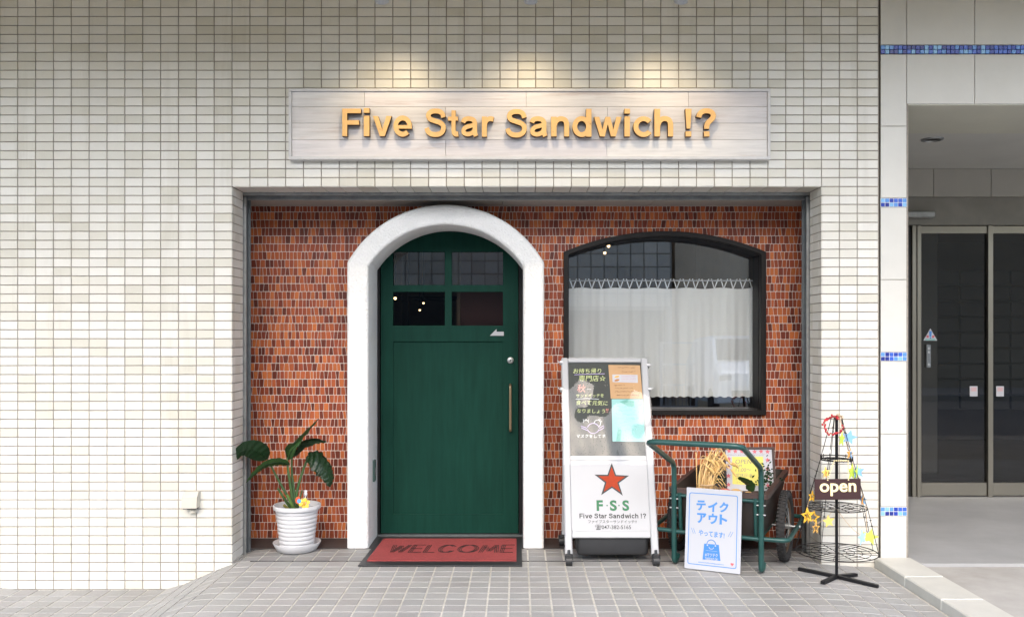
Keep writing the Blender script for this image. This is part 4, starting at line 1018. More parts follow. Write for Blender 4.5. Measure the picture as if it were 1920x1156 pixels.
# clips at the edge of the board
for (s, vv) in ((-1, vT-0.03), (-1, vT-0.20), (1, vT-0.05), (1, vT-0.20)):
    g = MB(); g.box(s*W2-0.010, s*W2+0.010, vv-0.008, vv+0.008, -0.03, 0.016, 0.003, M=MBd); g.tube([(s*(W2+0.012), vv, 0), (s*(W2+0.024), vv+0.012, 0.004)], 0.003, 6, M=MBd); g.build('clip', M_plastic, st)
# rear legs, base tank, casters
g = MB()
for s in (-1, 1):
    top = MBd @ Vector((s*(W2-0.02), vT-0.12, -0.03)); g.tube([top, (B0.x + s*(W2-0.015), 0.37, 0.07)], 0.011, 8)
g.build('rear_leg', M_white, st)
g = MB(); g.box(B0.x-0.19, B0.x+0.21, B0.y+0.08, B0.y+0.36, 0.035, 0.165, 0.02, seg=3); g.box(B0.x-0.235, B0.x-0.19, B0.y+0.20, B0.y+0.30, 0.09, 0.12, 0.01)
g.build('water_base', M_blackpl, st, 40)
for (x, y) in ((B0.x-W2+0.02, B0.y), (B0.x+W2-0.02, B0.y), (B0.x-W2+0.005, 0.37), (B0.x+W2-0.01, 0.37)):
    g = MB(); g.tube([(x-0.017, y, 0.028), (x+0.017, y, 0.028)], 0.027, 18); g.box(x-0.022, x+0.022, y-0.016, y+0.022, 0.03, 0.064, 0.006)
    g.tube([(x, y, 0.06), (x, y+0.01, 0.085)], 0.008, 8); g.build('caster', M_blackpl, st)

# ================================================================== HAND CART
CC = Vector((1.080, -0.180, 0.0)); ax = Vector((0.427, 0.904, 0)); ex = Vector((0.904, -0.427, 0))
MC = Matrix(((ex.x, ax.x, 0, CC.x), (ex.y, ax.y, 0, CC.y), (0, 0, 1, 0), (0, 0, 0, 1)))
cart = thing('hand_cart', 'dark green tubular garden cart with a black brown tub and spoked wheels', 'cart', (CC.x + 0.14, CC.y + 0.3, 0))
g = MB(); hw = 0.236
path = [(-hw, 0.075, 0.042), (-hw, 0.045, 0.016), (-hw, 0.0, 0.020), (-hw, 0.0, 0.56), (-hw, -0.51, 0.735), (hw, -0.51, 0.735), (hw, 0.0, 0.56), (hw, 0.0, 0.020), (hw, 0.045, 0.016), (hw, 0.075, 0.042)]
g.tube(fillet(path, 0.055, 7), 0.0145, 12, M=MC); g.build('handle_frame', M_cartg, cart, 50)
g = MB()
for s in (-1, 1):
    g.tube(fillet([(s*hw, 0.012, 0.185), (s*0.372, 0.02, 0.185), (s*0.372, 0.62, 0.205), (s*0.235, 0.62, 0.205)], 0.05, 6), 0.0125, 10, M=MC)
    g.tube(fillet([(s*0.205, 0.0, 0.40), (s*0.205, 0.03, 0.165), (s*0.205, 0.62, 0.165), (s*0.205, 0.66, 0.40)], 0.04, 5), 0.011, 8, M=MC)
g.tube([(-hw, 0.004, 0.185), (hw, 0.004, 0.185)], 0.0115, 10, M=MC); g.tube([(-0.235, 0.62, 0.205), (0.235, 0.62, 0.205)], 0.0115, 10, M=MC)
g.tube([(-hw, 0.002, 0.385), (hw, 0.002, 0.385)], 0.0095, 8, M=MC)
g.build('chassis', M_cartg, cart, 50)
def loop(s, t0, t1, z0, z1): return [(-s, t0, z0), (s, t0, z0), (s, t1, z1), (-s, t1, z1)]
o1 = fillet(loop(0.265, 0.008, 0.70, 0.415, 0.455), 0.03, 4, True); o2 = fillet(loop(0.215, 0.06, 0.62, 0.172, 0.182), 0.05, 4, True)
i1 = fillet(loop(0.245, 0.028, 0.68, 0.417, 0.457), 0.03, 4, True); i2 = fillet(loop(0.203, 0.075, 0.605, 0.186, 0.19), 0.05, 4, True)
n = len(o1); g = MB()
rings = [o2, o1, [p + Vector((0, 0, 0.004)) for p in i1], i2]
vs = [p for rg in rings for p in rg]
fs = [(k*n+i, k*n+(i+1) % n, (k+1)*n+(i+1) % n, (k+1)*n+i) for k in range(3) for i in range(n)] + [tuple(range(n))[::-1], tuple(3*n+i for i in range(n))]
g.add(vs, fs, M=MC); g.build('tub', M_tub, cart, 40)
g = MB(); rl = fillet(loop(0.272, 0.0, 0.707, 0.418, 0.458), 0.035, 5, True); rin = fillet(loop(0.246, 0.027, 0.681, 0.4185, 0.4585), 0.03, 5, True); n = len(rl)
vs = [p + Vector((0, 0, -0.022)) for p in rl] + [p + Vector((0, 0, 0.004)) for p in rl] + [p + Vector((0, 0, 0.006)) for p in rin] + [p + Vector((0, 0, -0.01)) for p in rin]
g.add(vs, [(k*n+i, k*n+(i+1) % n, (k+1)*n+(i+1) % n, (k+1)*n+i) for k in range(3) for i in range(n)], M=MC); g.build('rim', M_rimtub, cart, 30)
g = MB(); g.box(-0.222, 0.222, 0.06, 0.64, 0.325, 0.338, M=MC); g.build('packing_board', M_twine, cart)
for s in (-1, 1):
    wc_ = (s*0.305, 0.36, 0.196)
    MW = MC @ Matrix.Translation(wc_) @ Matrix.Rotation(R(90), 4, 'Y')
    g = MB(); g.tube([(x_, 0, 0) for x_ in (0,)], 0.001, 3) if False else None
    hub = MB(); hub.tube([(0, 0, -0.028), (0, 0, 0.028)], 0.014, 12, M=MW); hub.tube([(0, 0, -0.075), (0, 0, 0.075)], 0.006, 8, M=MW); hub.ball((0, 0, s*0.078), 0.011, 8, M=MW)
    wheel = hub.build('wheel', M_alu, cart, 40)
    g = MB(); g.ring((0, 0, 0), 0.172, 0.0235, 48, 12, M=MW)
    for k in range(56):
        a = 2*math.pi*k/56
        for zz in (-0.012, 0.012): g.box(0.1925, 0.1975, -0.0045, 0.0045, zz-0.008, zz+0.008, M=MW @ Matrix.Rotation(a + (0.05 if zz > 0 else 0), 4, 'Z'))
    g.build('tyre', M_rubber, wheel, 50)
    g = MB(); g.ring((0, 0, 0), 0.145, 0.011, 40, 8, M=MW); g.build('rim', mat('rusty steel rim', (0.20, 0.13, 0.085), 0.5, 0.6, var=(20, 0.4)), wheel, 50)
    g = MB()
    for k in range(20):
        a = 2*math.pi*k/20; b_ = a + (0.45 if k % 2 else -0.45); zz = 0.022 if k % 2 else -0.022
        g.tube([(0.012*math.cos(b_), 0.012*math.sin(b_), zz), (0.14*math.cos(a), 0.14*math.sin(a), 0)], 0.0016, 5, M=MW)
    g.build('spokes', M_alu, wheel)
for zz in (0.365, 0.315):
    for s in (-1, 1):
        g = MB(); g.tube([(s*hw - 0.024, -0.002, zz), (s*hw + 0.024, -0.002, zz)], 0.0045, 8, M=MC); g.build('bolt', M_alu, cart)

# take-out poster leaning on the cart front
pb0, pt0 = -0.062, -0.0125
pm = thing('takeout_poster', 'white board with blue take-out lettering leaning on the front of the cart', 'poster', tuple(MC @ Vector((-0.01, -0.05, 0))))
pw = 0.300; ph_ = 0.434
o_ = MC @ Vector((-0.012, pb0, 0.004)); vdir = (MC.to_3x3() @ Vector((0, (pt0-pb0)/0.43, 1)))
MP = frame_m(o_, MC.to_3x3() @ Vector((1, 0, 0)), vdir)
g = MB(); g.box(-pw/2, pw/2, 0, ph_, -0.006, 0.0, 0.001, M=MP); bd = g.build('board', M_paper, pm, 20)
def pp(X, Y): # poster crop pixel -> board coordinates
    u = (X - (60 + (Y-70)*0.010)) / 676.0; top = 66 + 46*u; bot = 1022 + 82*u
    return (u-0.5)*pw, ph_*(1 - (Y-top)/(bot-top))
r0 = pp(97, 125); r1 = pp(700, 1040)
rr_ = lambda i, r: [(p.x, p.y) for p in fillet([Vector((r0[0]+i, r1[1]+i, 0)), Vector((r1[0]-i, r1[1]+i, 0)), Vector((r1[0]-i, r0[1]-i, 0)), Vector((r0[0]+i, r0[1]-i, 0))], r, 4, True)]
g = MB(); g.fill([rr_(0, 0.012), rr_(0.004, 0.009)], 0.0007, 0, MP @ Matrix.Translation((0, 0, 0.0003))); 
def pt(body, X0, X1, Y0, Y1, bold, rot=0, g=g):
    a = pp(X0, (Y0+Y1)/2); b = pp(X1, (Y0+Y1)/2); h = pp(X0, Y0)[1] - pp(X0, Y1)[1]
    g.text(body, MP @ Matrix.Translation(((a[0]+b[0])/2, a[1], 0.0003)) @ Matrix.Rotation(R(rot), 4, 'Z'), box=(b[0]-a[0], h), bold=bold, depth=0.0007)
pt('テ', 192, 305, 218, 338, 0.042, 3); pt('イ', 332, 448, 232, 355, 0.048, -2); pt('ク', 470, 582, 238, 362, 0.042)
pt('ア', 205, 320, 368, 488, 0.042, 2); pt('ウ', 345, 455, 375, 500, 0.040, 3); pt('ト', 478, 572, 388, 508, 0.050)
pt('やってます!', 230, 545, 572, 642, 0.02, -2)
for (X0, Y0, X1, Y1) in ((137, 548, 165, 615), (162, 552, 190, 618), (620, 595, 590, 655), (646, 600, 615, 660)):
    a, b = pp(X0, Y0), pp(X1, Y1); g.tube([(*a, 0.0006), (*b, 0.0006)], 0.0011, 4, M=MP)
g.build('blue_lettering', M_blueink, bd, 0)
g = MB(); g.fill([[pp(303, 735), pp(480, 752), pp(507, 942), pp(290, 922)]], 0.0007, 0, MP @ Matrix.Translation((0, 0, 0.0003)))
ac = pp(390, 745); Rh = 0.024
g.tube([(ac[0] + Rh*math.cos(t), ac[1] + Rh*1.05*math.sin(t) - 0.002, 0.0008) for t in [k*math.pi/14 for k in range(15)]], 0.0021, 5, M=MP)
g.build('bag_emblem', mat('bright blue print', (0.040, 0.18, 0.48), 0.5), bd, 0)
g = MB()
for X, Y in ((343, 753), (440, 763)):
    a = pp(X, Y); g.fill([[(a[0] + 0.0042*math.cos(t), a[1] + 0.0042*math.sin(t)) for t in [k*0.524 for k in range(12)]]], 0.0006, 0, MP @ Matrix.Translation((0, 0, 0.0011)))
a = pp(392, 775); g.tube([(a[0] + 0.013*math.cos(t), a[1] + 0.012*math.sin(t), 0.0013) for t in [-0.15 - k*(math.pi-0.3)/10 for k in range(11)]], 0.0015, 5, M=MP)
a, b = pp(325, 815), pp(465, 832); g.tube([(*a, 0.0012), (*b, 0.0012)], 0.0007, 4, M=MP)
def pt2(body, X0, X1, Y0, Y1, bold):
    a = pp(X0, (Y0+Y1)/2); b = pp(X1, (Y0+Y1)/2); h = pp(X0, Y0)[1] - pp(X0, Y1)[1]
    g.text(body, MP @ Matrix.Translation(((a[0]+b[0])/2, a[1], 0.0011)), box=(b[0]-a[0], h), bold=bold, depth=0.0006)
pt2('#マツテク', 318, 472, 842, 884, 0.02); pt2('TAKEOUT OK!', 320, 476, 895, 925, 0.02); g.build('bag_lettering', M_paper, bd, 0)
g = MB()
for i in range(24):
    a = pp(245 + i*13, 952 + i*1.6); g.box(a[0]-0.0018, a[0]+0.0018, a[1]-rnd.uniform(0.0012, 0.003), a[1]+rnd.uniform(0.0012, 0.003), 0.0003, 0.001, M=MP)
g.build('small_print', M_blueink, bd, 0)
a = pp(648, 985); g = MB(); g.fill([[(a[0] + 0.0006*16*math.sin(t)**3*0.9, a[1] + 0.0006*(13*math.cos(t)-5*math.cos(2*t)-2*math.cos(3*t)-math.cos(4*t))) for t in [k*6.283/24 for k in range(24)]]], 0.0007, 0, MP @ Matrix.Translation((0, 0, 0.0003))); g.build('heart_mark', M_pink, bd, 0)

# framed notice in the tub
FN = Vector((1.372, 0.235, 0.339)); 
MF = frame_m(FN, (1, 0.02, 0), (0.0, 0.20, 1)); fw_, fh_ = 0.305, 0.270
fn = thing('framed_notice', 'dark framed opening hours notice with pink stars standing in the cart', 'notice', tuple(FN))
g = MB()
for (x0, x1, y0, y1) in ((-fw_/2, fw_/2, fh_-0.014, fh_), (-fw_/2, fw_/2, 0, 0.014)): g.box(x0, x1, y0, y1, -0.012, 0.006, 0.002, M=MF)
for (x0, x1) in ((-fw_/2, -fw_/2+0.014), (fw_/2-0.014, fw_/2)): g.box(x0, x1, 0.0145, fh_-0.0145, -0.012, 0.006, 0.002, M=MF)
g.build('frame', M_rimtub, fn)
g = MB(); g.box(-fw_/2+0.013, fw_/2-0.013, 0.013, fh_-0.013, -0.010, -0.002, M=MF); g.build('white_card', M_paper, fn, 0)
def fp(X, Y): return ((X - 1010)/960*fw_*0.985, fh_ - (Y - 90)/960*fw_*0.985*1.03)   # pixels of the enlarged cart view
g = MB(); g.fill([[fp(690, 265), fp(1280, 265), fp(1275, 800), fp(675, 760)]], 0.0008, 0, MF @ Matrix.Translation((0, 0, -0.0018))); g.build('yellow_sheet', M_yellow, fn, 0)
g = MB()
for X, Y in ((638, 160), (758, 165), (880, 168), (1003, 172), (1125, 175), (1248, 170), (1370, 175), (627, 305), (1362, 328), (612, 450), (1352, 485), (605, 612), (1350, 640), (598, 770), (1345, 790)):
    u, v = fp(X, Y); g.fill([star_pts(0.0155, 0.45, rnd.uniform(-0.1, 0.1))], 0.0007, 0, MF @ Matrix.Translation((u, v, -0.0018)))
g.build('pink_stars', M_pink, fn, 0)
def ft(body, X0, X1, Y, g=g):
    a = fp(X0, Y); b = fp(X1, Y); g.text(body, MF @ Matrix.Translation(((a[0]+b[0])/2, a[1], -0.0008)), width=b[0]-a[0], depth=0.0006, shear=0.15, bold=-0.005)
for a_ in (('OPEN', 750, 1060, 355), ('AM', 760, 868, 432), ('11:00～', 745, 1040, 505), ('定休日:水', 745, 1060, 600)):
    g = MB(); ft(*a_, g); g.build('handwriting', M_graph, fn, 0)
g = MB()
for lnx in scribble(740, 900, 665, 14, 14) + scribble(760, 920, 730, 16, 14) + scribble(590, 1300, 232, 10, 16):
    g.tube([(*fp(*p), -0.0006) for p in lnx], 0.0008, 4, M=MF)
g.build('scribbled_lines', M_graph, fn, 0)

# wheat sheaf
sb = Vector((1.075, 0.13, 0.339)); sf = thing('straw_sheaf', 'bunch of dry straw with drooping ears standing in the cart', 'straw', tuple(sb))
g = MB()
for i in range(85):
    b0 = sb + Vector((rnd.uniform(-0.035, 0.035), rnd.uniform(-0.03, 0.03), 0)); lean = rnd.uniform(0.0, 0.10); h = rnd.uniform(0.16, 0.275)
    q = rnd.uniform(0.7, 1.25); tt = (q, q*rnd.uniform(0.9, 1.0), q*rnd.uniform(0.75, 1.0))
    pts = [b0, b0 + Vector((lean*0.3 + rnd.uniform(-.01, .01), rnd.uniform(-.01, .01), h*0.55)), b0 + Vector((lean + rnd.uniform(-.015, .02), rnd.uniform(-.02, .02), h))]
    if i % 5 == 0: pts.append(pts[-1] + Vector((rnd.uniform(0.02, 0.06), rnd.uniform(-.02, .02), rnd.uniform(-0.03, 0.012))))
    sp = spline(pts, 4); g.tube(sp, rnd.choice((0.0018, 0.0024, 0.0035)), 5, tint=tt)
    if i % 5 == 0:
        e = sp[-1]; d = (sp[-1] - sp[-2]).normalized()
        g.tube([e, e + d*0.012, e + d*0.03 + Vector((0, 0, -0.006)), e + d*0.045 + Vector((0, 0, -0.016))], [0.003, 0.007, 0.006, 0.001], 6, tint=(0.95, 0.85, 0.65))
for i in range(26):
    c0 = sb + Vector((rnd.uniform(0.02, 0.05), rnd.uniform(-0.04, 0.02), rnd.uniform(0.02, 0.16)))
    e = c0 + Vector((rnd.uniform(0.04, 0.10), rnd.uniform(-0.03, 0.02), rnd.uniform(-0.05, 0.04)))
    mid = (c0+e)/2 + Vector((rnd.uniform(-0.01, 0.02), 0, rnd.uniform(0.01, 0.045)))
    q = rnd.uniform(0.9, 1.3); g.tube(spline([c0, mid, e], 6), 0.0013, 4, tint=(q, q*0.97, q*0.85))
g.build('stalks', M_straw, sf, 50, tint=True)
g = MB(); g.ring((sb.x+0.012, sb.y, sb.z+0.07), 0.044, 0.004, 20, 6); g.build('tie', M_twine, sf)
# onions
OL = [(-0.165, 0.075, 'small pale onion at the left end of the row in the cart'), (-0.105, 0.095, 'pale onion beside the straw in the cart'), (-0.045, 0.078, 'pale yellow onion behind the middle of the poster top'), (0.020, 0.085, 'orange onion wrapped with a red net in the cart'), (0.085, 0.080, 'largest brown onion right of the red net in the cart'), (0.150, 0.085, 'brown onion nearest the right leg of the cart')]
for i, (s_, t_, lab_) in enumerate(OL):
    r = (0.034, 0.038, 0.040, 0.044, 0.046, 0.040)[i]; c = MC @ Vector((s_, t_ + 0.02, 0.3385 + r*0.92))
    t = thing('onion', lab_, 'onion', (c.x, c.y, 0.339), 'onions lying in the cart')
    q = rnd.uniform(0.9, 1.3); g = MB()
    prof = [(0.0, -0.92*r)] + [(r*math.sin(a)*1.05, -0.92*r*math.cos(a)) for a in [0.3*k for k in range(1, 9)]] + [(r*0.42, r*0.82), (r*0.15, r*1.05), (r*0.10, r*1.35), (0.0, r*1.4)]
    Mo = Matrix.Translation(c) @ Matrix.Rotation(R(rnd.uniform(50, 80)), 4, (rnd.uniform(-1, 1), 0.4, 0))
    g.lathe(prof, 20, tint=(q, q*rnd.uniform(0.85, 1.15), q*0.9) if i > 2 else (q*1.15, q*1.5, q*1.9), M=Mo); g.build('bulb', M_onion, t, 70, tint=True)
    if i == 3:
        g = MB()
        for k in range(3): g.ring((0, 0, 0), r*1.03, 0.0025, 24, 5, M=Mo @ Matrix.Rotation(R(60*k), 4, 'X'))
        g.build('red_net', mat('red net', (0.45, 0.03, 0.05), 0.5), t)
# leafy greens
def sprig(root, pts_list, name, label, tint, hw=0.02, tufts=0, spread=(0.05, 0.05, 0.05)):
    t = thing(name, label, 'greens', tuple(root)); g = MB()
    for pts, w in pts_list:
        sp = spline(pts, 6); n = len(sp); vs = []; m = 6
        for i, p in enumerate(sp):
            tg = (sp[min(i+1, n-1)] - sp[max(i-1, 0)]).normalized(); c = Vector((0.8, -0.4, 0.4)); c = (c - tg*c.dot(tg)).normalized(); nr = tg.cross(c)
            ww = w*math.sin(math.pi*min(1, i/(n-1)*0.9 + 0.08))**0.6*rnd.uniform(0.85, 1.1)
            for k in range(m+1):
                a = k/m*2-1; vs.append(p + c*a*ww + nr*(abs(a)*ww*0.3 + rnd.uniform(-1, 1)*0.004*abs(a)))
        g.add(vs, [(i*(m+1)+k, (i+1)*(m+1)+k, (i+1)*(m+1)+k+1, i*(m+1)+k+1) for i in range(n-1) for k in range(m)], tint)
    for i in range(tufts):
        c = Vector(root) + Vector((rnd.gauss(0, 1)*spread[0], rnd.gauss(0, 1)*spread[1], abs(rnd.gauss(0, 1))*spread[2]))
        d = Vector((rnd.uniform(-1, 1), rnd.uniform(-1, 0.3), rnd.uniform(-0.2, 1))).normalized()*rnd.uniform(0.012, 0.026); s_ = d.cross(Vector((rnd.uniform(-1, 1), 1, 0))).normalized()*0.0055
        q = rnd.uniform(0.5, 1.6); g.add([c, c + d*0.5 + s_, c + d, c + d*0.5 - s_], [(0, 1, 2, 3)], tuple(q*t_ for t_ in tint))
    o = g.build('leaves', M_leaf, t, 0, tint=True); sm(o); return t
k0 = P(1411, 921, 0.03)
sprig(k0, [([k0, P(1408, 910, 0.02), P(1398, 902, 0.0), P(1384, 895, -0.01)], 0.024), ([k0, P(1404, 914, 0.03), P(1401, 908, 0.03)], 0.018)], 'kale_leaf', 'curly green kale leaf lying against the framed notice', (1.5, 1.5, 1.2))
k1 = Vector((1.43, 0.14, 0.40)); sprig(k1, [], 'herb_sprig', 'dark green herb sprig inside the right rim of the cart', (1.0, 1.3, 1.2), tufts=140, spread=(0.026, 0.045, 0.055))
k2 = Vector((1.155, 0.20, 0.40)); sprig(k2, [], 'herb_sprig', 'dark green sprig behind the straw in the cart', (1.0, 1.4, 1.4), tufts=170, spread=(0.03, 0.03, 0.075))

# ================================================================== WIRE TREE STAND
TC = Vector((1.683, 4.74 - D0, 0.0)); TC.z = gz(TC.x)
ws = thing('wire_stand', 'black wire tree shaped display stand with round tiers beside the pillar', 'stand', tuple(TC))
def tp(px, py, dy=0.0): return P(px, py, TC.y + dy)
ztop2 = tp(1568, 782).z
g = MB(); g.tube([(TC.x, TC.y, TC.z+0.012), (TC.x, TC.y, ztop2)], 0.0082, 10); g.tube([(TC.x-0.026, TC.y, ztop2+0.004), (TC.x+0.026, TC.y, ztop2+0.004)], 0.005, 8); g.build('pole', M_black, ws)
for (dx, dy) in ((-0.165, 0.115), (0.135, 0.085), (-0.125, -0.150), (0.165, -0.135)):
    g = MB(); e = Vector((dx, dy, 0)); z0_ = gz(TC.x + dx) + 0.010; n_ = Vector((-dy, dx, 0)).normalized()*0.011
    a = Vector((TC.x, TC.y, TC.z + 0.012)); b = Vector((TC.x+dx, TC.y+dy, z0_))
    vs = [p + n_*s_ + Vector((0, 0, h)) for p in (a, b) for s_ in (-1, 1) for h in (-0.009, 0.007)]
    g.add(vs, [(0, 1, 3, 2), (4, 6, 7, 5), (0, 4, 5, 1), (2, 3, 7, 6), (0, 2, 6, 4), (1, 5, 7, 3)]); g.build('foot', M_black, ws, 0)
tiers = [(tp(1568, 861).z, 0.081, (0.055,)), (tp(1568, 949.7).z, 0.153, (0.045, 0.085, 0.122)), (tp(1568, 1033.7).z, 0.208, (0.05, 0.09, 0.13, 0.17))]
for z, Rr, inner in tiers:
    g = MB(); g.ring((TC.x, TC.y, z), Rr, 0.0026, 48, 6)
    if Rr < 0.1: g.ring((TC.x, TC.y, z+0.012), Rr, 0.0022, 40, 6)
    for r in inner: g.ring((TC.x, TC.y, z), r, 0.0017, 40, 5)
    ns = 12
    for k in range(ns):
        a = 2*math.pi*k/ns + 0.1; r_in = inner[0] if k % 3 else 0.0
        g.tube([(TC.x + r_in*math.cos(a), TC.y + r_in*math.sin(a), z), (TC.x + Rr*math.cos(a), TC.y + Rr*math.sin(a), z)], 0.0017, 5)
        if Rr < 0.1: g.tube([(TC.x + Rr*math.cos(a), TC.y + Rr*math.sin(a), z-0.004), (TC.x + Rr*math.cos(a), TC.y + Rr*math.sin(a), z+0.022)], 0.0022, 5)
    g.build('tier', M_black, ws, 50)
chain = [(ztop2, 0.026)] + [(z, r) for z, r, _ in tiers]
for k, a in enumerate((R(168), R(12), R(-20), R(95))):
    g = MB()
    for (za, ra), (zb, rb) in zip(chain, chain[1:]):
        for off in (-0.05, 0.05):
            A_ = Vector((TC.x + ra*math.cos(a+off), TC.y + ra*math.sin(a+off), za)); B_ = Vector((TC.x + rb*math.cos(a+off), TC.y + rb*math.sin(a+off), zb))
            if off > 0: B_ = A_.lerp(B_, 0.8)
            g.tube([A_, A_.lerp(B_, 0.5) + Vector((0, 0, -0.002)), B_], 0.0017, 5)
            g.ring(tuple(A_.lerp(B_, 0.32 if off > 0 else 0.36)), 0.005, 0.0014, 10, 5)
    g.build('hanger', M_black, ws, 50)
# OPEN plate
oy = TC.y - 0.094; oc = P(1571, 916.5, oy); ow, oh = 86.5*(oy+D0)/F, 38.5*(oy+D0)/F
opn = thing('open_sign', 'dark maroon plate reading open hung by a beaded chain on the wire stand', 'sign', tuple(oc))
MO = Matrix.Translation(oc) @ Matrix.Rotation(R(-0.6), 4, 'Y') @ XZ(0)
g = MB(); g.box(-ow/2, ow/2, -oh/2, oh/2, -0.006, 0.0, 0.0012, M=MO); op = g.build('plate', M_osign, opn)
g = MB(); g.text('open', MO @ Matrix.Translation((0, -0.001, 0.0003)), box=(ow*0.79, oh*0.62), bold=0.018, depth=0.003); g.build('lettering', M_cream, op, 0)
g = MB(); zr = tiers[0][0]
for s in (-1, 1):
    a = MO @ Vector((s*ow*0.225, oh/2-0.004, 0.003)); b = Vector((TC.x + s*0.036 - 0.003, TC.y - 0.074, zr + 0.004))
    for k in range(11): g.ball(a.lerp(b, k/10) + Vector((0, -0.002, 0)), 0.0038, 6)
for k in range(1, 8):
    t = k/8; g.ball((TC.x - 0.039 + 0.072*t, TC.y - 0.074 - 0.012*math.sin(math.pi*t), zr + 0.006), 0.0038, 6)
g.build('bead_chain', M_cream, opn, 60)
# berry wreath
wc = tp(1562, 797, -0.03); wr = thing('berry_wreath', 'ring of red berries with a straw bow hung at the top of the wire stand', 'wreath', tuple(wc))
g = MB(); g.tube([(wc.x + 0.045*math.cos(t), wc.y, wc.z + 0.047*math.sin(t)) for t in [k*6.283/24 for k in range(24)]], 0.0022, 5, True); g.build('twig_ring', M_twine, wr)
g = MB()
for k in range(46):
    a = rnd.uniform(0.1, 6.2) if k > 30 else k*6.283/31
    if 0.05 < a < 0.75: continue
    r = 0.047 + rnd.uniform(-0.006, 0.009); q = rnd.uniform(0.6, 1.3)
    g.ball((wc.x + r*math.cos(a), wc.y + rnd.uniform(-0.010, 0.004), wc.z + r*math.sin(a)), rnd.uniform(0.0050, 0.0068), 8, tint=(q, q, q))
g.build('berries', M_berry, wr, 60, tint=True)
g = MB(); bw = tp(1572, 780, -0.035)
for k in range(9): 
    a = rnd.uniform(-0.6, 2.2); g.tube(spline([bw, bw + Vector((0.018*math.cos(a), -0.004, 0.014*math.sin(a))), bw + Vector((rnd.uniform(0.0, 0.03), 0.0, rnd.uniform(-0.035, 0.01)))], 5), 0.0012, 4)
g.build('straw_bow', M_twine, wr)
# star ornaments
LIME, BLUE, ORG, GOLD, YEL = (0.55, 0.72, 0.08), (0.22, 0.45, 0.76), (0.78, 0.38, 0.08), (0.78, 0.46, 0.04), (0.82, 0.62, 0.16)
SG = 'star ornaments hung on the wire stand'
def c7(X, Y): return 1480 + X/3.306, 760 + Y/3.306
def star(X, Y, r, tint, label, yaw=0, rot=0, dy=-0.02, hollow=False, second=None, k=0.45):
    c = tp(*c7(X, Y), dy); r = r/3.306*(TC.y + dy + D0)/F
    t = thing('star_ornament', label, 'ornament', tuple(c), SG)
    M = Matrix.Translation(c) @ Matrix.Rotation(R(yaw), 4, 'Z') @ XZ(0)
    g = MB(); loops = [star_pts(r, k, R(rot))]
    if hollow: loops.append(star_pts(r*0.58, k, R(rot)))
    g.fill(loops, 0.004, 0.0006, M @ Matrix.Translation((0, 0, -0.002)), res=1, tint=tint); g.build('face', M_fstar, t, 30, tint=True)
    if second:
        M2 = Matrix.Translation(c) @ Matrix.Rotation(R(yaw + 62), 4, 'Z') @ XZ(0); g = MB(); g.fill([star_pts(r*0.97, k, R(rot))] + ([star_pts(r*0.55, k, R(rot))] if hollow else []), 0.003, 0.0005, M2 @ Matrix.Translation((0, 0, -0.0015)), res=1, tint=second); g.build('cross_face', M_fstar, t, 30, tint=True)
    return t
star(325, 207, 46, LIME, 'lime green star just under the berry wreath', yaw=48, rot=10, dy=-0.05)
star(371, 196, 50, BLUE, 'sky blue star right of the berry wreath', yaw=-15, rot=14, dy=-0.015)
star(376, 298, 36, ORG, 'orange star with a blue back above the top wire tier', yaw=35, rot=8, dy=-0.04, second=BLUE)
star(226, 414, 36, YEL, 'yellow star with an orange centre left of the bead chain', yaw=20, rot=-6, dy=-0.06, second=ORG)
star(388, 410, 52, LIME, 'large lime star right of the bead chain above the open plate', yaw=42, rot=6, dy=-0.035)
star(424, 408, 44, BLUE, 'blue star overlapping a lime star right of the bead chain', yaw=-20, rot=-8, dy=-0.03, second=LIME)
star(142, 562, 36, GOLD, 'hollow gold star at the lower left corner of the open plate', yaw=25, rot=8, dy=-0.05, hollow=True, second=GOLD)
star(112, 680, 52, GOLD, 'largest hollow gold star at the left below the middle tier', yaw=22, rot=-3, dy=-0.06, hollow=True, second=GOLD)
star(150, 690, 44, GOLD, 'hollow gold star tucked behind the largest gold star', yaw=-38, rot=6, dy=-0.02, hollow=True)
star(164, 757, 38, (0.55, 0.32, 0.08), 'small brownish gold star hanging lowest at the left', yaw=30, rot=4, dy=-0.05, hollow=True, second=(0.5, 0.30, 0.08))
star(244, 716, 42, YEL, 'pale yellow star left of the pole below the middle tier', yaw=10, rot=-8, dy=-0.05)
star(455, 585, 34, ORG, 'orange and blue star at the right end of the middle tier', yaw=55, rot=10, dy=-0.02, second=BLUE)
star(452, 815, 50, (0.40, 0.66, 0.80), 'pale blue star hanging lowest at the right', yaw=38, rot=-10, dy=-0.03)
star(500, 812, 54, (0.66, 0.80, 0.12), 'lime star hanging lowest at the far right of the stand', yaw=-28, rot=12, dy=-0.02)
gl_ = thing('star_garland', 'thin twine garland that links the star ornaments on the wire stand', 'garland', tuple(tp(1568, 950)))
g = MB()
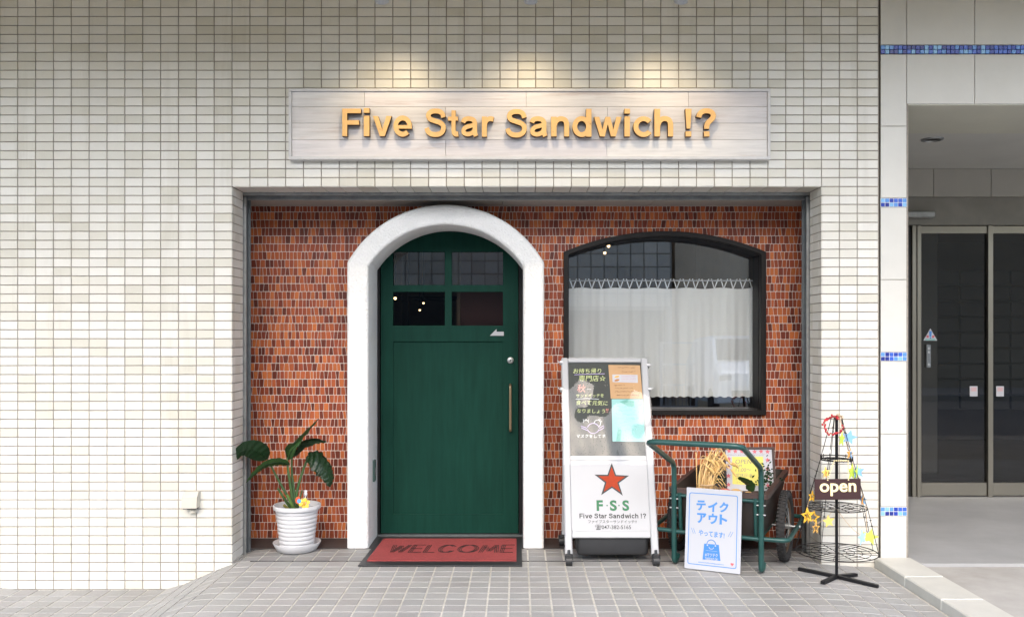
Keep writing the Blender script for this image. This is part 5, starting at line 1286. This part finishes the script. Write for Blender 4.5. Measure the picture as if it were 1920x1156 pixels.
for pts in ([(335, 150), (352, 230), (376, 300), (400, 380), (430, 450), (455, 560), (476, 640), (478, 780)], [(295, 640), (330, 690), (380, 750), (425, 790), (452, 800)], [(142, 540), (118, 600), (112, 660), (150, 720), (170, 730), (235, 690), (260, 660)], [(226, 390), (200, 450), (150, 530)]):
    g.tube(spline([tp(*c7(X, Y), -0.03) for X, Y in pts], 5), 0.0014, 5)
g.build('twine', M_twine, gl_, 50)

# ================================================================== CAMERA, LIGHT, RENDER
cam = bpy.data.cameras.new('camera'); cam.sensor_width = 36; cam.lens = 36*F/1920; cam.clip_end = 500; cam.clip_start = 0.05
cam.shift_x = -(CX-960)/1920; cam.shift_y = (VY-578)/1920
co = bpy.data.objects.new('camera', cam); col.objects.link(co); co.location = (0, -D0, EYE); co.rotation_euler = (R(90), 0, 0); scn.camera = co
EL, AZ = 40, 4     # sun elevation, degrees left of straight behind the camera
sun = bpy.data.lights.new('sun', 'SUN'); sun.energy = 0.6; sun.angle = R(60); sun.color = (1.0, 0.99, 0.97)
so = bpy.data.objects.new('sun', sun); col.objects.link(so)
dirv = Vector((math.sin(R(AZ))*math.cos(R(EL)), math.cos(R(AZ))*math.cos(R(EL)), -math.sin(R(EL))))
so.rotation_euler = dirv.to_track_quat('-Z', 'Y').to_euler(); so.location = (-3, -8, 8)
w = bpy.data.worlds.new('World'); scn.world = w; w.use_nodes = True
nt = w.node_tree; bg = nt.nodes['Background']
sky = nt.nodes.new('ShaderNodeTexSky'); sky.sky_type = 'NISHITA'; sky.sun_disc = False
sky.sun_elevation = R(EL); sky.sun_rotation = math.atan2(-dirv.x, -dirv.y); sky.air_density = 1.0; sky.dust_density = 2.2; sky.ozone_density = 1.0
nt.links.new(sky.outputs[0], bg.inputs['Color']); bg.inputs['Strength'].default_value = 0.15
vs_ = scn.view_settings; vs_.view_transform = 'Standard'; vs_.look = 'None'; vs_.exposure = 1.92; vs_.gamma = 1
scn.render.engine = 'CYCLES'; scn.cycles.max_bounces = 8; scn.cycles.transparent_max_bounces = 12; scn.cycles.use_denoising = True
scn.cycles.sample_clamp_indirect = 6
